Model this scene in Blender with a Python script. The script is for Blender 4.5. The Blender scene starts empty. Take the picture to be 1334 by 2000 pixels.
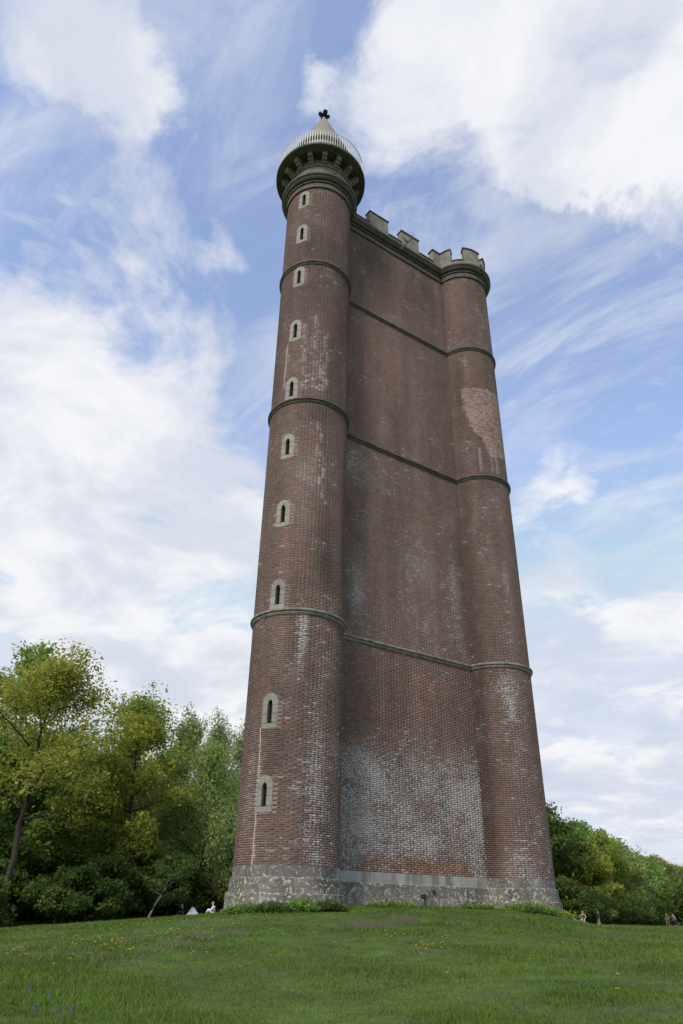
import bpy, math, random
import numpy as np
from mathutils import Matrix, Vector

# ------------------------------------------------------------------ camera
SC = bpy.context.scene
COL = SC.collection
F, PI_, RO, EYE = 1370.569, 0.5176, 0.0198, 1.6
cd = bpy.data.cameras.new('camera'); cam = bpy.data.objects.new('camera', cd); COL.objects.link(cam)
cd.sensor_fit = 'VERTICAL'; cd.sensor_height = 36.0; cd.lens = F * 36.0 / 2000.0
cd.clip_start = 0.1; cd.clip_end = 9000
_c, _s, _cp, _sp = math.cos(RO), math.sin(RO), math.cos(PI_), math.sin(PI_)
_right = Vector((_c, -_s * _sp, _s * _cp)); _up = Vector((-_s, -_c * _sp, _c * _cp)); _fw = Vector((0, _cp, _sp))
cam.matrix_world = Matrix(((_right.x, _up.x, -_fw.x, 0), (_right.y, _up.y, -_fw.y, 0), (_right.z, _up.z, -_fw.z, EYE), (0, 0, 0, 1)))
SC.camera = cam

def ray(u, v):
    """direction in the world of a point of the photograph"""
    x = u - 667.0; y = 1000.0 - v
    x, y = _c * x - _s * y, _s * x + _c * y
    d = np.array([x, F * _cp - y * _sp, F * _sp + y * _cp])
    return d / np.linalg.norm(d)

# ------------------------------------------------------------------ world, sun, exposure
SUN_EL, SUN_AZ = math.radians(46), math.radians(-118)      # azimuth measured from +X, counterclockwise
W = bpy.data.worlds.new('World'); SC.world = W; W.use_nodes = True
wn = W.node_tree; wn.nodes.clear()
def N(t, **k):
    n = wn.nodes.new(t)
    for a, b in k.items(): setattr(n, a, b)
    return n
def L(a, b): wn.links.new(a, b)
def wmath(op, a, b=None, c=None, clamp=False):
    n = N('ShaderNodeMath', operation=op); n.use_clamp = clamp
    for i, q in enumerate((a, b, c)):
        if q is None: continue
        if hasattr(q, 'node'): L(q, n.inputs[i])
        else: n.inputs[i].default_value = q
    return n.outputs[0]
wout = N('ShaderNodeOutputWorld'); wbg = N('ShaderNodeBackground')
sky = N('ShaderNodeTexSky', sky_type='NISHITA'); sky.sun_disc = False
sky.sun_elevation = SUN_EL; sky.sun_rotation = math.pi / 2 - SUN_AZ
sky.air_density = 1.0; sky.dust_density = 0.6; sky.ozone_density = 1.6
SKY_STRENGTH = 0.15
tc = N('ShaderNodeTexCoord')
sep = N('ShaderNodeSeparateXYZ'); L(tc.outputs['Generated'], sep.inputs[0])
den = wmath('ADD', wmath('MAXIMUM', sep.outputs[2], 0.0), 0.22)
comb = N('ShaderNodeCombineXYZ'); L(wmath('DIVIDE', sep.outputs[0], den), comb.inputs[0]); L(wmath('DIVIDE', sep.outputs[1], den), comb.inputs[1])
def wnoise(scale, detail, rough, dist=0.0, vec=None, off=(0, 0, 0), sc=(1, 1, 1), rot=0.0):
    m = N('ShaderNodeMapping'); m.inputs['Location'].default_value = off; m.inputs['Scale'].default_value = sc; m.inputs['Rotation'].default_value = (0, 0, rot)
    L(vec or comb.outputs[0], m.inputs[0])
    n = N('ShaderNodeTexNoise'); n.inputs['Scale'].default_value = scale; n.inputs['Detail'].default_value = detail
    n.inputs['Roughness'].default_value = rough; n.inputs['Distortion'].default_value = dist
    L(m.outputs[0], n.inputs['Vector']); return n
# direction warped by noise, so that cloud masses get ragged borders
wz = wnoise(4.5, 9, 0.62, 0.3, off=(3, 7, 1))
sub = N('ShaderNodeVectorMath', operation='SUBTRACT'); L(wz.outputs['Color'], sub.inputs[0]); sub.inputs[1].default_value = (0.5, 0.5, 0.5)
scl = N('ShaderNodeVectorMath', operation='SCALE'); L(sub.outputs[0], scl.inputs[0]); scl.inputs['Scale'].default_value = 0.22
add = N('ShaderNodeVectorMath', operation='ADD'); L(tc.outputs['Generated'], add.inputs[0]); L(scl.outputs[0], add.inputs[1])
nrm = N('ShaderNodeVectorMath', operation='NORMALIZE'); L(add.outputs[0], nrm.inputs[0])
# cloud masses: direction, angular size, weight
CLOUDS = [(880, 50, 115, .85), (775, 120, 60, .5), (1000, 120, 150, 1.0), (1180, 60, 170, 1.1), (1330, 80, 150, .95), (1180, 200, 115, .95), (1060, 285, 65, .8), (1160, 300, 50, .45), (1300, 210, 90, .6), (1500, 80, 180, .8),
          (50, 720, 100, .8), (190, 830, 105, .95), (40, 900, 140, .9), (-120, 800, 200, .9), (250, 990, 100, .8), (430, 980, 75, .5), (70, 1070, 130, .7), (450, 1090, 80, .65), (250, 1110, 80, .4), (100, 620, 80, .4),
          (150, 70, 95, .75), (220, 170, 85, .7), (70, 170, 80, .35), (360, 30, 60, .5), (300, 200, 45, .4), (20, 40, 80, .3),
          (450, 480, 46, .85), (270, 520, 60, .55), (170, 420, 70, .25), (600, 165, 36, .7), (725, 285, 40, .35), (840, 330, 30, .3), (430, 760, 60, .35),
          (180, 1310, 80, .7), (300, 1340, 90, .95), (410, 1390, 90, .95), (60, 1270, 70, .4), (420, 1280, 55, .3),
          (1120, 1500, 60, .7), (1230, 1535, 60, .6), (1340, 1540, 70, .5), (1250, 1120, 120, .35), (1130, 1060, 70, .25), (1300, 1280, 120, .35), (1330, 480, 60, .3), (1100, 1220, 90, .3), (1230, 1600, 50, .3)]
acc = None
for (u, v, r, w) in CLOUDS:
    d = ray(u, v); off = math.hypot(u - 667, v - 1000); sg = r / (F * (1 + (off / F) ** 2) ** 0.75)
    dt = N('ShaderNodeVectorMath', operation='DOT_PRODUCT'); L(nrm.outputs[0], dt.inputs[0]); dt.inputs[1].default_value = tuple(d)
    k = 1.0 / (sg * sg)
    e = wmath('EXPONENT', wmath('MULTIPLY_ADD', dt.outputs['Value'], k, -k))
    acc = wmath('MULTIPLY', e, w) if acc is None else wmath('MULTIPLY_ADD', e, w, acc)
acc = wmath('MINIMUM', acc, 1.15)
n1 = wnoise(3.4, 14, 0.62, 0.5, off=(1.3, 0.4, 0))
vr_ = N('ShaderNodeVectorRotate', rotation_type='Z_AXIS'); vr_.inputs['Angle'].default_value = math.radians(38); L(comb.outputs[0], vr_.inputs['Vector'])
n2 = wnoise(1.9, 13, 0.66, 0.9, off=(5.2, 2.4, 0), sc=(0.8, 2.6, 1), vec=vr_.outputs[0])      # thin streaky veil
dn = wmath('MULTIPLY_ADD', wmath('SUBTRACT', n1.outputs['Fac'], 0.5), 3.4, wmath('SUBTRACT', acc, 0.50))
mr = N('ShaderNodeMapRange', interpolation_type='SMOOTHSTEP'); L(dn, mr.inputs[0]); mr.inputs[1].default_value = -0.50; mr.inputs[2].default_value = 0.42
veil = N('ShaderNodeMapRange', interpolation_type='SMOOTHSTEP'); L(n2.outputs['Fac'], veil.inputs[0]); veil.inputs[1].default_value = 0.42; veil.inputs[2].default_value = 0.70; veil.inputs[3].default_value = 0.06; veil.inputs[4].default_value = 0.58
hz = N('ShaderNodeMapRange', interpolation_type='SMOOTHSTEP'); L(sep.outputs[2], hz.inputs[0]); hz.inputs[1].default_value = 0.0; hz.inputs[2].default_value = 0.55; hz.inputs[3].default_value = 0.50; hz.inputs[4].default_value = 0.0
va = wmath('ADD', veil.outputs[0], hz.outputs[0], clamp=True)
cov = wmath('MAXIMUM', mr.outputs[0], va)
# clear sky colour
sm = N('ShaderNodeVectorMath', operation='SCALE'); L(sky.outputs[0], sm.inputs[0]); sm.inputs['Scale'].default_value = SKY_STRENGTH
tint = N('ShaderNodeMix', data_type='RGBA', blend_type='MULTIPLY'); tint.inputs['Factor'].default_value = 1.0
L(sm.outputs[0], tint.inputs['A']); tint.inputs['B'].default_value = (1.50, 1.32, 1.27, 1)
# clouds: white with faint grey-blue bodies
n3 = wnoise(3.1, 9, 0.6, 0.3, off=(9.1, 4.7, 0))
cr = N('ShaderNodeMapRange', interpolation_type='SMOOTHSTEP'); L(n3.outputs['Fac'], cr.inputs[0]); cr.inputs[1].default_value = 0.38; cr.inputs[2].default_value = 0.62
cc = N('ShaderNodeMix', data_type='RGBA'); L(cr.outputs[0], cc.inputs['Factor']); cc.inputs['A'].default_value = (0.45, 0.48, 0.55, 1); cc.inputs['B'].default_value = (0.61, 0.615, 0.63, 1)
mn = N('ShaderNodeVectorMath', operation='MINIMUM'); L(tint.outputs['Result'], mn.inputs[0]); mn.inputs[1].default_value = (.385, .445, .56)
mx = N('ShaderNodeMix', data_type='RGBA'); L(cov, mx.inputs['Factor']); L(mn.outputs[0], mx.inputs['A']); L(cc.outputs['Result'], mx.inputs['B'])
L(mx.outputs['Result'], wbg.inputs['Color']); wbg.inputs['Strength'].default_value = 1.0; L(wbg.outputs[0], wout.inputs[0])
W.cycles.sampling_method = 'MANUAL'; W.cycles.sample_map_resolution = 512

sl = bpy.data.lights.new('sun', 'SUN'); sl.energy = 2.2; sl.angle = math.radians(11); sl.color = (1.0, 0.95, 0.87)
sun = bpy.data.objects.new('sun', sl); COL.objects.link(sun)
_sd = Vector((math.cos(SUN_EL) * math.cos(SUN_AZ), math.cos(SUN_EL) * math.sin(SUN_AZ), math.sin(SUN_EL)))
sun.rotation_euler = _sd.to_track_quat('Z', 'Y').to_euler()
SC.view_settings.view_transform = 'Standard'; SC.view_settings.look = 'None'; SC.view_settings.gamma = 1.0
SC.view_settings.use_curve_mapping = False; SC.view_settings.exposure = 0.6
SC.cycles.max_bounces = 5; SC.cycles.diffuse_bounces = 3; SC.cycles.transparent_max_bounces = 4

# ------------------------------------------------------------------ helpers
RNG = np.random.default_rng(11)
def tag(o, label=None, cat=None, group=None, kind=None):
    if label: o['label'] = label
    if cat: o['category'] = cat
    if group: o['group'] = group
    if kind: o['kind'] = kind
    return o
def link(name, me, mat=None, parent=None):
    o = bpy.data.objects.new(name, me); COL.objects.link(o)
    if mat is not None and me is not None and not me.materials: me.materials.append(mat)
    if parent is not None: o.parent = parent
    return o
def empty(name, loc, rz=0.0):
    o = bpy.data.objects.new(name, None); COL.objects.link(o); o.location = loc; o.rotation_euler = (0, 0, rz); o.empty_display_size = .3
    bpy.context.view_layer.update() if False else None
    return o
def poly_mesh(name, V, Fq, smooth=False, attrs=None):
    """V (n,3); Fq (m,k) equal-sided faces; attrs {name: (m,4)} per face colours"""
    V = np.asarray(V, dtype=np.float32); Fq = np.asarray(Fq, dtype=np.int32); m, k = Fq.shape
    me = bpy.data.meshes.new(name); me.vertices.add(len(V)); me.vertices.foreach_set('co', V.ravel())
    me.loops.add(m * k); me.loops.foreach_set('vertex_index', Fq.ravel())
    me.polygons.add(m); me.polygons.foreach_set('loop_start', np.arange(0, m * k, k, dtype=np.int32))
    try: me.polygons.foreach_set('loop_total', np.full(m, k, dtype=np.int32))
    except Exception: pass
    if smooth: me.polygons.foreach_set('use_smooth', np.ones(m, dtype=bool))
    for a, d in (attrs or {}).items():
        at_ = me.attributes.new(a, 'FLOAT_COLOR', 'FACE' if len(d) == m else 'POINT'); at_.data.foreach_set('color', np.asarray(d, dtype=np.float32).ravel())
    me.update(calc_edges=True); return me
class MB:
    """collects mixed faces for one mesh"""
    def __init__(s): s.v = []; s.f = []
    def add(s, V, Fs):
        b = len(s.v); s.v += [tuple(float(c) for c in p) for p in V]; s.f += [tuple(i + b for i in f) for f in Fs]; return s
    def box(s, c, h, rz=0.0, top=1.0):
        ca, sa = math.cos(rz), math.sin(rz); V = []
        for z in (-1, 1):
            for x, y in ((-1, -1), (1, -1), (1, 1), (-1, 1)):
                t = top if z > 0 else 1.0
                X, Y = x * h[0] * t, y * h[1] * t
                V.append((c[0] + X * ca - Y * sa, c[1] + X * sa + Y * ca, c[2] + z * h[2]))
        return s.add(V, [(3, 2, 1, 0), (4, 5, 6, 7), (0, 1, 5, 4), (1, 2, 6, 5), (2, 3, 7, 6), (3, 0, 4, 7)])
    def tube(s, pts, rad, n=6, caps=True):
        pts = [np.array(p, float) for p in pts]; V = []
        for i, p in enumerate(pts):
            d = pts[min(i + 1, len(pts) - 1)] - pts[max(i - 1, 0)]; d /= (np.linalg.norm(d) + 1e-9)
            a = np.cross(d, (0, 0, 1.0)) if abs(d[2]) < .9 else np.cross(d, (1.0, 0, 0)); a /= np.linalg.norm(a); b = np.cross(d, a)
            r = rad[i] if hasattr(rad, '__len__') else rad
            for k in range(n):
                t = 2 * math.pi * k / n; V.append(p + r * (math.cos(t) * a + math.sin(t) * b))
        Fs = [(i * n + k, i * n + (k + 1) % n, (i + 1) * n + (k + 1) % n, (i + 1) * n + k) for i in range(len(pts) - 1) for k in range(n)]
        if caps: Fs += [tuple(range(n))[::-1], tuple((len(pts) - 1) * n + k for k in range(n))]
        return s.add(V, Fs)
    def lathe(s, prof, c=(0, 0), n=48, a0=0.0, a1=2 * math.pi):
        full = abs(a1 - a0 - 2 * math.pi) < 1e-6; m = n if full else n + 1; V = []
        for i in range(m):
            a = a0 + (a1 - a0) * i / n
            for r, z in prof: V.append((c[0] + r * math.cos(a), c[1] + r * math.sin(a), z))
        k = len(prof); Fs = []
        for i in range(n):
            j = (i + 1) % m
            for q in range(k - 1): Fs.append((i * k + q, j * k + q, j * k + q + 1, i * k + q + 1))
        if not full: Fs += [tuple(range(k)), tuple((m - 1) * k + q for q in range(k))[::-1]]
        return s.add(V, Fs)
    def mesh(s, name, smooth=False):
        me = bpy.data.meshes.new(name); me.from_pydata(s.v, [], s.f); me.update()
        if smooth: me.polygons.foreach_set('use_smooth', np.ones(len(me.polygons), dtype=bool)); me.update()
        return me
    def build(s, name, mat, parent=None, smooth=False): return link(name, s.mesh(name, smooth), mat, parent)

def fbm(x, y, seed=0, octaves=4, rough=0.5):
    x = np.asarray(x, float); y = np.asarray(y, float); out = 0; amp = 1; tot = 0
    for o in range(octaves):
        xi = np.floor(x).astype(np.int64); yi = np.floor(y).astype(np.int64); fx = x - xi; fy = y - yi
        fx = fx * fx * (3 - 2 * fx); fy = fy * fy * (3 - 2 * fy)
        def h(a, b):
            q = (a * 374761393 + b * 668265263 + (seed + o * 17) * 1442695041) & 0x7fffffff
            q = ((q ^ (q >> 13)) * 1274126177) & 0x7fffffff; return ((q ^ (q >> 16)) & 0xffff) / 65535.0
        v = (h(xi, yi) * (1 - fx) + h(xi + 1, yi) * fx) * (1 - fy) + (h(xi, yi + 1) * (1 - fx) + h(xi + 1, yi + 1) * fx) * fy
        out = out + amp * v; tot += amp; amp *= rough; x = x * 2.03 + 5.1; y = y * 2.03 + 1.7
    return out / tot
def sstep(a, b, x): t = np.clip((np.asarray(x, float) - a) / (b - a), 0, 1); return t * t * (3 - 2 * t)

# ------------------------------------------------------------------ materials
def mat(name, color=(.5, .5, .5), attr=None, speck=None, objcol=False, rough=.85, var=(), spots=(), bump=None, transl=0.0, metal=0.0, spec=0.3, gen='Object'):
    """var: (scale, colour, lo, hi, amount) noise layers; spots: the same with sharp thresholds"""
    m = bpy.data.materials.new(name); m.use_nodes = True; t = m.node_tree; t.nodes.clear()
    def nn(ty, **k):
        q = t.nodes.new(ty)
        for a, b in k.items(): setattr(q, a, b)
        return q
    out = nn('ShaderNodeOutputMaterial'); b = nn('ShaderNodeBsdfPrincipled'); t.links.new(b.outputs[0], out.inputs[0])
    b.inputs['Roughness'].default_value = rough; b.inputs['Metallic'].default_value = metal; b.inputs['Specular IOR Level'].default_value = spec
    co = nn('ShaderNodeTexCoord')
    if attr: c0 = nn('ShaderNodeAttribute', attribute_name=attr).outputs['Color']
    elif objcol: c0 = nn('ShaderNodeObjectInfo').outputs['Color']
    else: r_ = nn('ShaderNodeRGB'); r_.outputs[0].default_value = (*color, 1); c0 = r_.outputs[0]
    vec = co.outputs[gen]
    if gen == 'World': vec = None
    for (sc_, col, lo, hi, am, stretch) in var:
        mp = nn('ShaderNodeMapping'); mp.inputs['Scale'].default_value = stretch
        if objcol or True:
            g = nn('ShaderNodeNewGeometry'); t.links.new(g.outputs['Position'], mp.inputs[0])
        nz = nn('ShaderNodeTexNoise'); nz.inputs['Scale'].default_value = sc_; nz.inputs['Detail'].default_value = 5; nz.inputs['Roughness'].default_value = .6
        t.links.new(mp.outputs[0], nz.inputs['Vector'])
        mr_ = nn('ShaderNodeMapRange'); mr_.inputs[1].default_value = lo; mr_.inputs[2].default_value = hi; mr_.inputs[4].default_value = am
        t.links.new(nz.outputs['Fac'], mr_.inputs[0])
        mxx = nn('ShaderNodeMix', data_type='RGBA'); t.links.new(mr_.outputs[0], mxx.inputs['Factor']); t.links.new(c0, mxx.inputs['A']); mxx.inputs['B'].default_value = (*col, 1)
        c0 = mxx.outputs['Result']
    if speck:
        if objcol: al = [q for q in t.nodes if q.bl_idname == 'ShaderNodeObjectInfo'][0].outputs['Alpha']
        else: al = [q for q in t.nodes if q.bl_idname == 'ShaderNodeAttribute'][0].outputs['Alpha']
        g = nn('ShaderNodeNewGeometry'); nz = nn('ShaderNodeTexNoise'); nz.inputs['Scale'].default_value = speck[0]; nz.inputs['Detail'].default_value = 3; nz.inputs['Roughness'].default_value = .6
        t.links.new(g.outputs['Position'], nz.inputs['Vector'])
        ad = nn('ShaderNodeMath', operation='MULTIPLY_ADD'); t.links.new(al, ad.inputs[0]); ad.inputs[1].default_value = .235; t.links.new(nz.outputs['Fac'], ad.inputs[2])
        mr_ = nn('ShaderNodeMapRange'); mr_.inputs[1].default_value = .66; mr_.inputs[2].default_value = .74; mr_.inputs[4].default_value = .85; t.links.new(ad.outputs[0], mr_.inputs[0])
        mxx = nn('ShaderNodeMix', data_type='RGBA'); t.links.new(mr_.outputs[0], mxx.inputs['Factor']); t.links.new(c0, mxx.inputs['A']); mxx.inputs['B'].default_value = (*speck[1], 1); c0 = mxx.outputs['Result']
    t.links.new(c0, b.inputs['Base Color'])
    if bump:
        g = nn('ShaderNodeNewGeometry'); nz = nn('ShaderNodeTexNoise'); nz.inputs['Scale'].default_value = bump[0]; nz.inputs['Detail'].default_value = 5
        t.links.new(g.outputs['Position'], nz.inputs['Vector'])
        bp = nn('ShaderNodeBump'); bp.inputs['Strength'].default_value = bump[1]; bp.inputs['Distance'].default_value = bump[2]
        t.links.new(nz.outputs['Fac'], bp.inputs['Height']); t.links.new(bp.outputs[0], b.inputs['Normal'])
    if transl > 0:
        tr = nn('ShaderNodeBsdfTranslucent'); t.links.new(c0, tr.inputs['Color']); ms = nn('ShaderNodeMixShader'); ms.inputs[0].default_value = transl
        t.links.new(b.outputs[0], ms.inputs[1]); t.links.new(tr.outputs[0], ms.inputs[2]); t.links.new(ms.outputs[0], out.inputs[0])
    return m
I3 = (1, 1, 1)
LICHEN = (26, (.50, .47, .42), .685, .72, .75, I3)
M = dict(
    brick=mat('brick', attr='col', speck=(15, (.41, .39, .375)), rough=.9, var=[(9, (.07, .05, .045), .5, .8, .45, I3), (1.7, (.30, .27, .25), .60, .8, .35, (1, 1, .45))], bump=(30, .25, .006)),
    brick_one=mat('brick_one', objcol=True, speck=(15, (.41, .39, .375)), rough=.9, var=[(9, (.07, .05, .045), .5, .8, .45, I3), (1.7, (.30, .27, .25), .60, .8, .35, (1, 1, .45))], bump=(30, .25, .006)),
    mortar=mat('mortar', attr='col', speck=(15, (.41, .39, .375)), rough=.95, var=[(14, (.10, .085, .075), .45, .7, .5, I3)], bump=(60, .4, .01)),
    stone=mat('stone', (.25, .224, .185), rough=.9, var=[(2.2, (.10, .095, .08), .42, .68, .8, I3), (12, (.40, .38, .33), .55, .75, .5, I3), (0.9, (.17, .17, .12), .5, .7, .5, I3)], bump=(18, .5, .02)),
    ledge=mat('ledge', (.118, .104, .092), rough=.92, var=[(3, (.05, .047, .04), .42, .68, .8, I3), (11, (.26, .25, .21), .56, .74, .6, I3)], bump=(18, .5, .02)),
    ledge_pale=mat('ledge_pale', (.26, .24, .20), rough=.92, var=[(4, (.11, .10, .085), .42, .64, .8, I3), (13, (.42, .41, .36), .53, .72, .6, I3)], bump=(18, .5, .02)),
    surround=mat('surround', (.25, .236, .205), rough=.9, var=[(3, (.17, .165, .125), .4, .66, .7, I3), (15, (.42, .40, .34), .55, .72, .5, I3)], bump=(22, .5, .015)),
    surround_pale=mat('surround_pale', (.31, .292, .245), rough=.9, var=[(3, (.21, .20, .16), .45, .7, .8, I3), (15, (.2, .19, .15), .58, .72, .5, I3)], bump=(22, .5, .015)),
    plinth=mat('plinth', objcol=True, rough=.95, var=[(1.3, (.075, .066, .056), .42, .66, .75, (1, 1, .5)), (3, (.095, .10, .05), .50, .68, .6, I3), (4.5, (.33, .33, .30), .555, .62, .8, I3), (9, (.46, .46, .43), .565, .62, .9, I3)], bump=(14, .8, .04)),
    band=mat('band', (.165, .148, .135), rough=.95, var=[(2.0, (.09, .08, .07), .42, .62, .8, (1, 1, .5)), (1.1, (.34, .35, .34), .55, .66, .7, (1, 1, .5)), (9, (.42, .42, .40), .57, .64, .85, I3)], bump=(14, .6, .02)),
    band_white=mat('band_white', (.33, .335, .325), rough=.95, var=[(2.4, (.15, .14, .12), .46, .62, .85, (1, 1, .22)), (10, (.20, .19, .17), .55, .66, .6, I3), (.6, (.20, .18, .16), .52, .64, .5, (1, 1, .3))], bump=(14, .6, .02)),
    seam=mat('seam', (.50, .41, .35), rough=.95),
    void=mat('void', (.012, .011, .010), rough=.95, spec=.05),
    glass=mat('window_glass', (.02, .022, .02), rough=.25, spec=.5),
    iron=mat('iron', (.025, .03, .03), rough=.6),
    white_metal=mat('white_metal', (.66, .65, .62), rough=.5, var=[(8, (.35, .31, .26), .5, .7, .5, I3)]),
    grey_metal=mat('grey_metal', (.30, .30, .29), rough=.5, var=[(8, (.12, .1, .08), .5, .7, .6, I3)]),
    cone=mat('cone_stone', (.28, .255, .225), rough=.9, var=[(2.5, (.26, .23, .19), .42, .68, .7, I3), (14, (.5, .47, .42), .56, .74, .4, I3)], bump=(22, .4, .015)),
    backwall=mat('back_brick', (.15, .09, .075), rough=.9, var=[(1.2, (.08, .06, .055), .4, .7, .7, (1, 1, .4)), (12, (.3, .25, .22), .6, .75, .5, (1, 1, 3))], bump=(30, .5, .02)),
    leaf=mat('leaf', attr='col', rough=.6, transl=.55, spec=.2),
    bark=mat('bark', (.045, .038, .03), rough=.95, var=[(3, (.03, .026, .02), .4, .65, .8, (1, 1, .3)), (7, (.14, .13, .10), .56, .74, .5, I3)], bump=(12, .6, .03)),
    bark_pale=mat('bark_pale', (.26, .235, .19), rough=.9, var=[(3, (.08, .07, .055), .5, .65, .8, (1, 1, .6))], bump=(12, .5, .02)),
    grass=mat('grass', attr='col', rough=.7, transl=.25, spec=.2),
    soil=mat('soil', (.075, .06, .047), rough=.98, var=[(9, (.13, .11, .085), .45, .7, .7, I3)], bump=(20, .8, .03)),
    ground=mat('ground', attr='col', rough=.95, var=[(2.3, (.028, .042, .012), .42, .66, .6, I3), (13, (.065, .085, .028), .52, .75, .5, I3), (40, (.02, .03, .01), .5, .7, .6, I3)], bump=(11, .8, .06)),
    yellow=mat('petal_yellow', (.72, .52, .015), rough=.5), green=mat('stem_green', (.06, .11, .02), rough=.7),
    violet=mat('petal_violet', (.13, .13, .33), rough=.6),
    skin=mat('skin', (.52, .34, .26), rough=.6), cloth_white=mat('cloth_white', (.72, .76, .80), rough=.85, var=[(5, (.55, .62, .70), .45, .7, .6, I3)]),
    cloth_blue=mat('cloth_blue', (.36, .46, .64), rough=.9, var=[(14, (.26, .34, .52), .45, .7, .6, I3)]), cloth_slate=mat('cloth_slate', (.13, .17, .23), rough=.9), cloth_dark=mat('cloth_dark', (.03, .018, .025), rough=.9),
    cloth_navy=mat('cloth_navy', (.06, .06, .20), rough=.9), cloth_mauve=mat('cloth_mauve', (.24, .21, .33), rough=.9), cloth_grey=mat('cloth_grey', (.22, .25, .30), rough=.9), cloth_pink=mat('cloth_pink', (.32, .22, .22), rough=.9),
    hair_white=mat('hair_white', (.55, .53, .50), rough=.8), hair_grey=mat('hair_grey', (.22, .20, .17), rough=.8), hair_fair=mat('hair_fair', (.38, .32, .24), rough=.8), shoe=mat('shoe', (.35, .33, .29), rough=.8),
)

# ------------------------------------------------------------------ tower plan
TA = np.array([-1.7707, 29.0]); TB = np.array([7.9979, 35.4896])
RA, RB = 1.96, 1.84
_abd = (TB - TA) / np.linalg.norm(TB - TA); AB = float(np.linalg.norm(TB - TA))
WN = np.array([math.cos(-.9788), math.sin(-.9788)]); WT = np.array([-WN[1], WN[0]]); WOFF = .31
_r60 = math.radians(60); TCn = TA + np.array([_abd[0] * math.cos(_r60) - _abd[1] * math.sin(_r60), _abd[0] * math.sin(_r60) + _abd[1] * math.cos(_r60)]) * AB
def at(u, D):
    d = ray(u, 1788.0); h = math.hypot(d[0], d[1]); return np.array([d[0] / h * D, d[1] / h * D])

# ------------------------------------------------------------------ terrain (thin plate spline through levelled points)
def _pt(az, D, el): a = math.radians(az); return (math.sin(a) * D, math.cos(a) * D, 1.6 + el * D)
CT = [(0, 0, 0), (-12, 0, 0), (12, 0, .1), (0, -30, -1.5), (-30, -30, -2), (30, -30, -1.6),
      _pt(-21, 10, -.113), _pt(0, 10, -.114), _pt(22, 10, -.100), _pt(-21, 18, -.052), _pt(0, 18, -.044), _pt(22, 18, -.043),
      (-3, 25.5, 1.44), (1.5, 27.5, 1.66), (5, 29.5, 1.66), (9.3, 33.2, 1.56), (-4.6, 27.5, 1.33), (-5.2, 30, 1.30), (-8, 28.5, 1.08), (-11, 26, .68), (-10, 22, .62), (10.9, 33, 1.18), (11.3, 35.5, 1.15), (13.5, 30, 1.10), (8.5, 28, 1.28), (-6.5, 38, 1.27), (-9.3, 39, 1.02), (11.6, 37.5, 1.10), (3, 38, 1.7), (-3, 40, 1.65), (8, 41, 1.6),
      _pt(-10, 32, -.009), _pt(-16, 34, -.0175), _pt(-22, 37, -.0275), _pt(-30, 38, -.036), _pt(-22.2, 50, -.0245), _pt(-16, 52, -.0155), _pt(-10, 55, -.0088), _pt(18, 37, -.0125), _pt(23, 42, -.0135), _pt(18, 52, -.0125), _pt(18, 72, -.0105), _pt(23, 70, -.0125), _pt(23, 100, -.010), _pt(30, 42, -.012),
      _pt(-22.2, 64, -.0215), _pt(-16, 72, -.0125), _pt(-10, 72, -.0068), _pt(-10, 90, -.0058), _pt(-7.6, 80, -.0050), _pt(-30, 60, -.030),
      _pt(17.8, 95, -.0078), _pt(20, 102, -.0082), _pt(23, 140, -.0080), _pt(28, 150, -.0075), _pt(5, 90, -.003),
      _pt(-20, 140, -.02), _pt(20, 240, -.010), _pt(0, 220, -.012), _pt(-40, 120, -.03), _pt(45, 120, -.02)]
CT = np.array(CT)
def _tps(r2): return np.where(r2 > 1e-9, .5 * r2 * np.log(np.maximum(r2, 1e-9)), 0.0)
def _solve():
    n = len(CT); K = _tps((CT[:, None, 0] - CT[None, :, 0]) ** 2 + (CT[:, None, 1] - CT[None, :, 1]) ** 2) + np.eye(n) * .15
    P = np.c_[np.ones(n), CT[:, :2]]; A = np.zeros((n + 3, n + 3)); A[:n, :n] = K; A[:n, n:] = P; A[n:, :n] = P.T
    return np.linalg.solve(A, np.r_[CT[:, 2], 0, 0, 0])
TW = _solve()
def tz(x, y):
    x = np.atleast_1d(np.asarray(x, float)); y = np.atleast_1d(np.asarray(y, float)); sh = x.shape; x = x.ravel(); y = y.ravel(); n = len(CT)
    d = np.hypot(x, y - 40); f = np.minimum(1.0, 210.0 / np.maximum(d, 1e-6)); X = x * f; Y = 40 + (y - 40) * f
    z = TW[n] + TW[n + 1] * X + TW[n + 2] * Y
    for i in range(n): z = z + TW[i] * _tps((X - CT[i, 0]) ** 2 + (Y - CT[i, 1]) ** 2)
    z = z - np.maximum(d - 210, 0) * .02
    z = z + (fbm(x * .7, y * .7, 3, 3) - .5) * .07
    return z.reshape(sh)
def tz1(x, y): return float(tz([x], [y])[0])
def ground_hit(u, v):
    d = ray(u, v); t = np.geomspace(3, 300, 1500); zz = tz(d[0] * t, d[1] * t); g = EYE + d[2] * t - zz
    i = np.argmax(g < 0)
    if g[i] >= 0: return None
    tt = t[i]; return np.array([d[0] * tt, d[1] * tt, zz[i]]), tt

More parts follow.
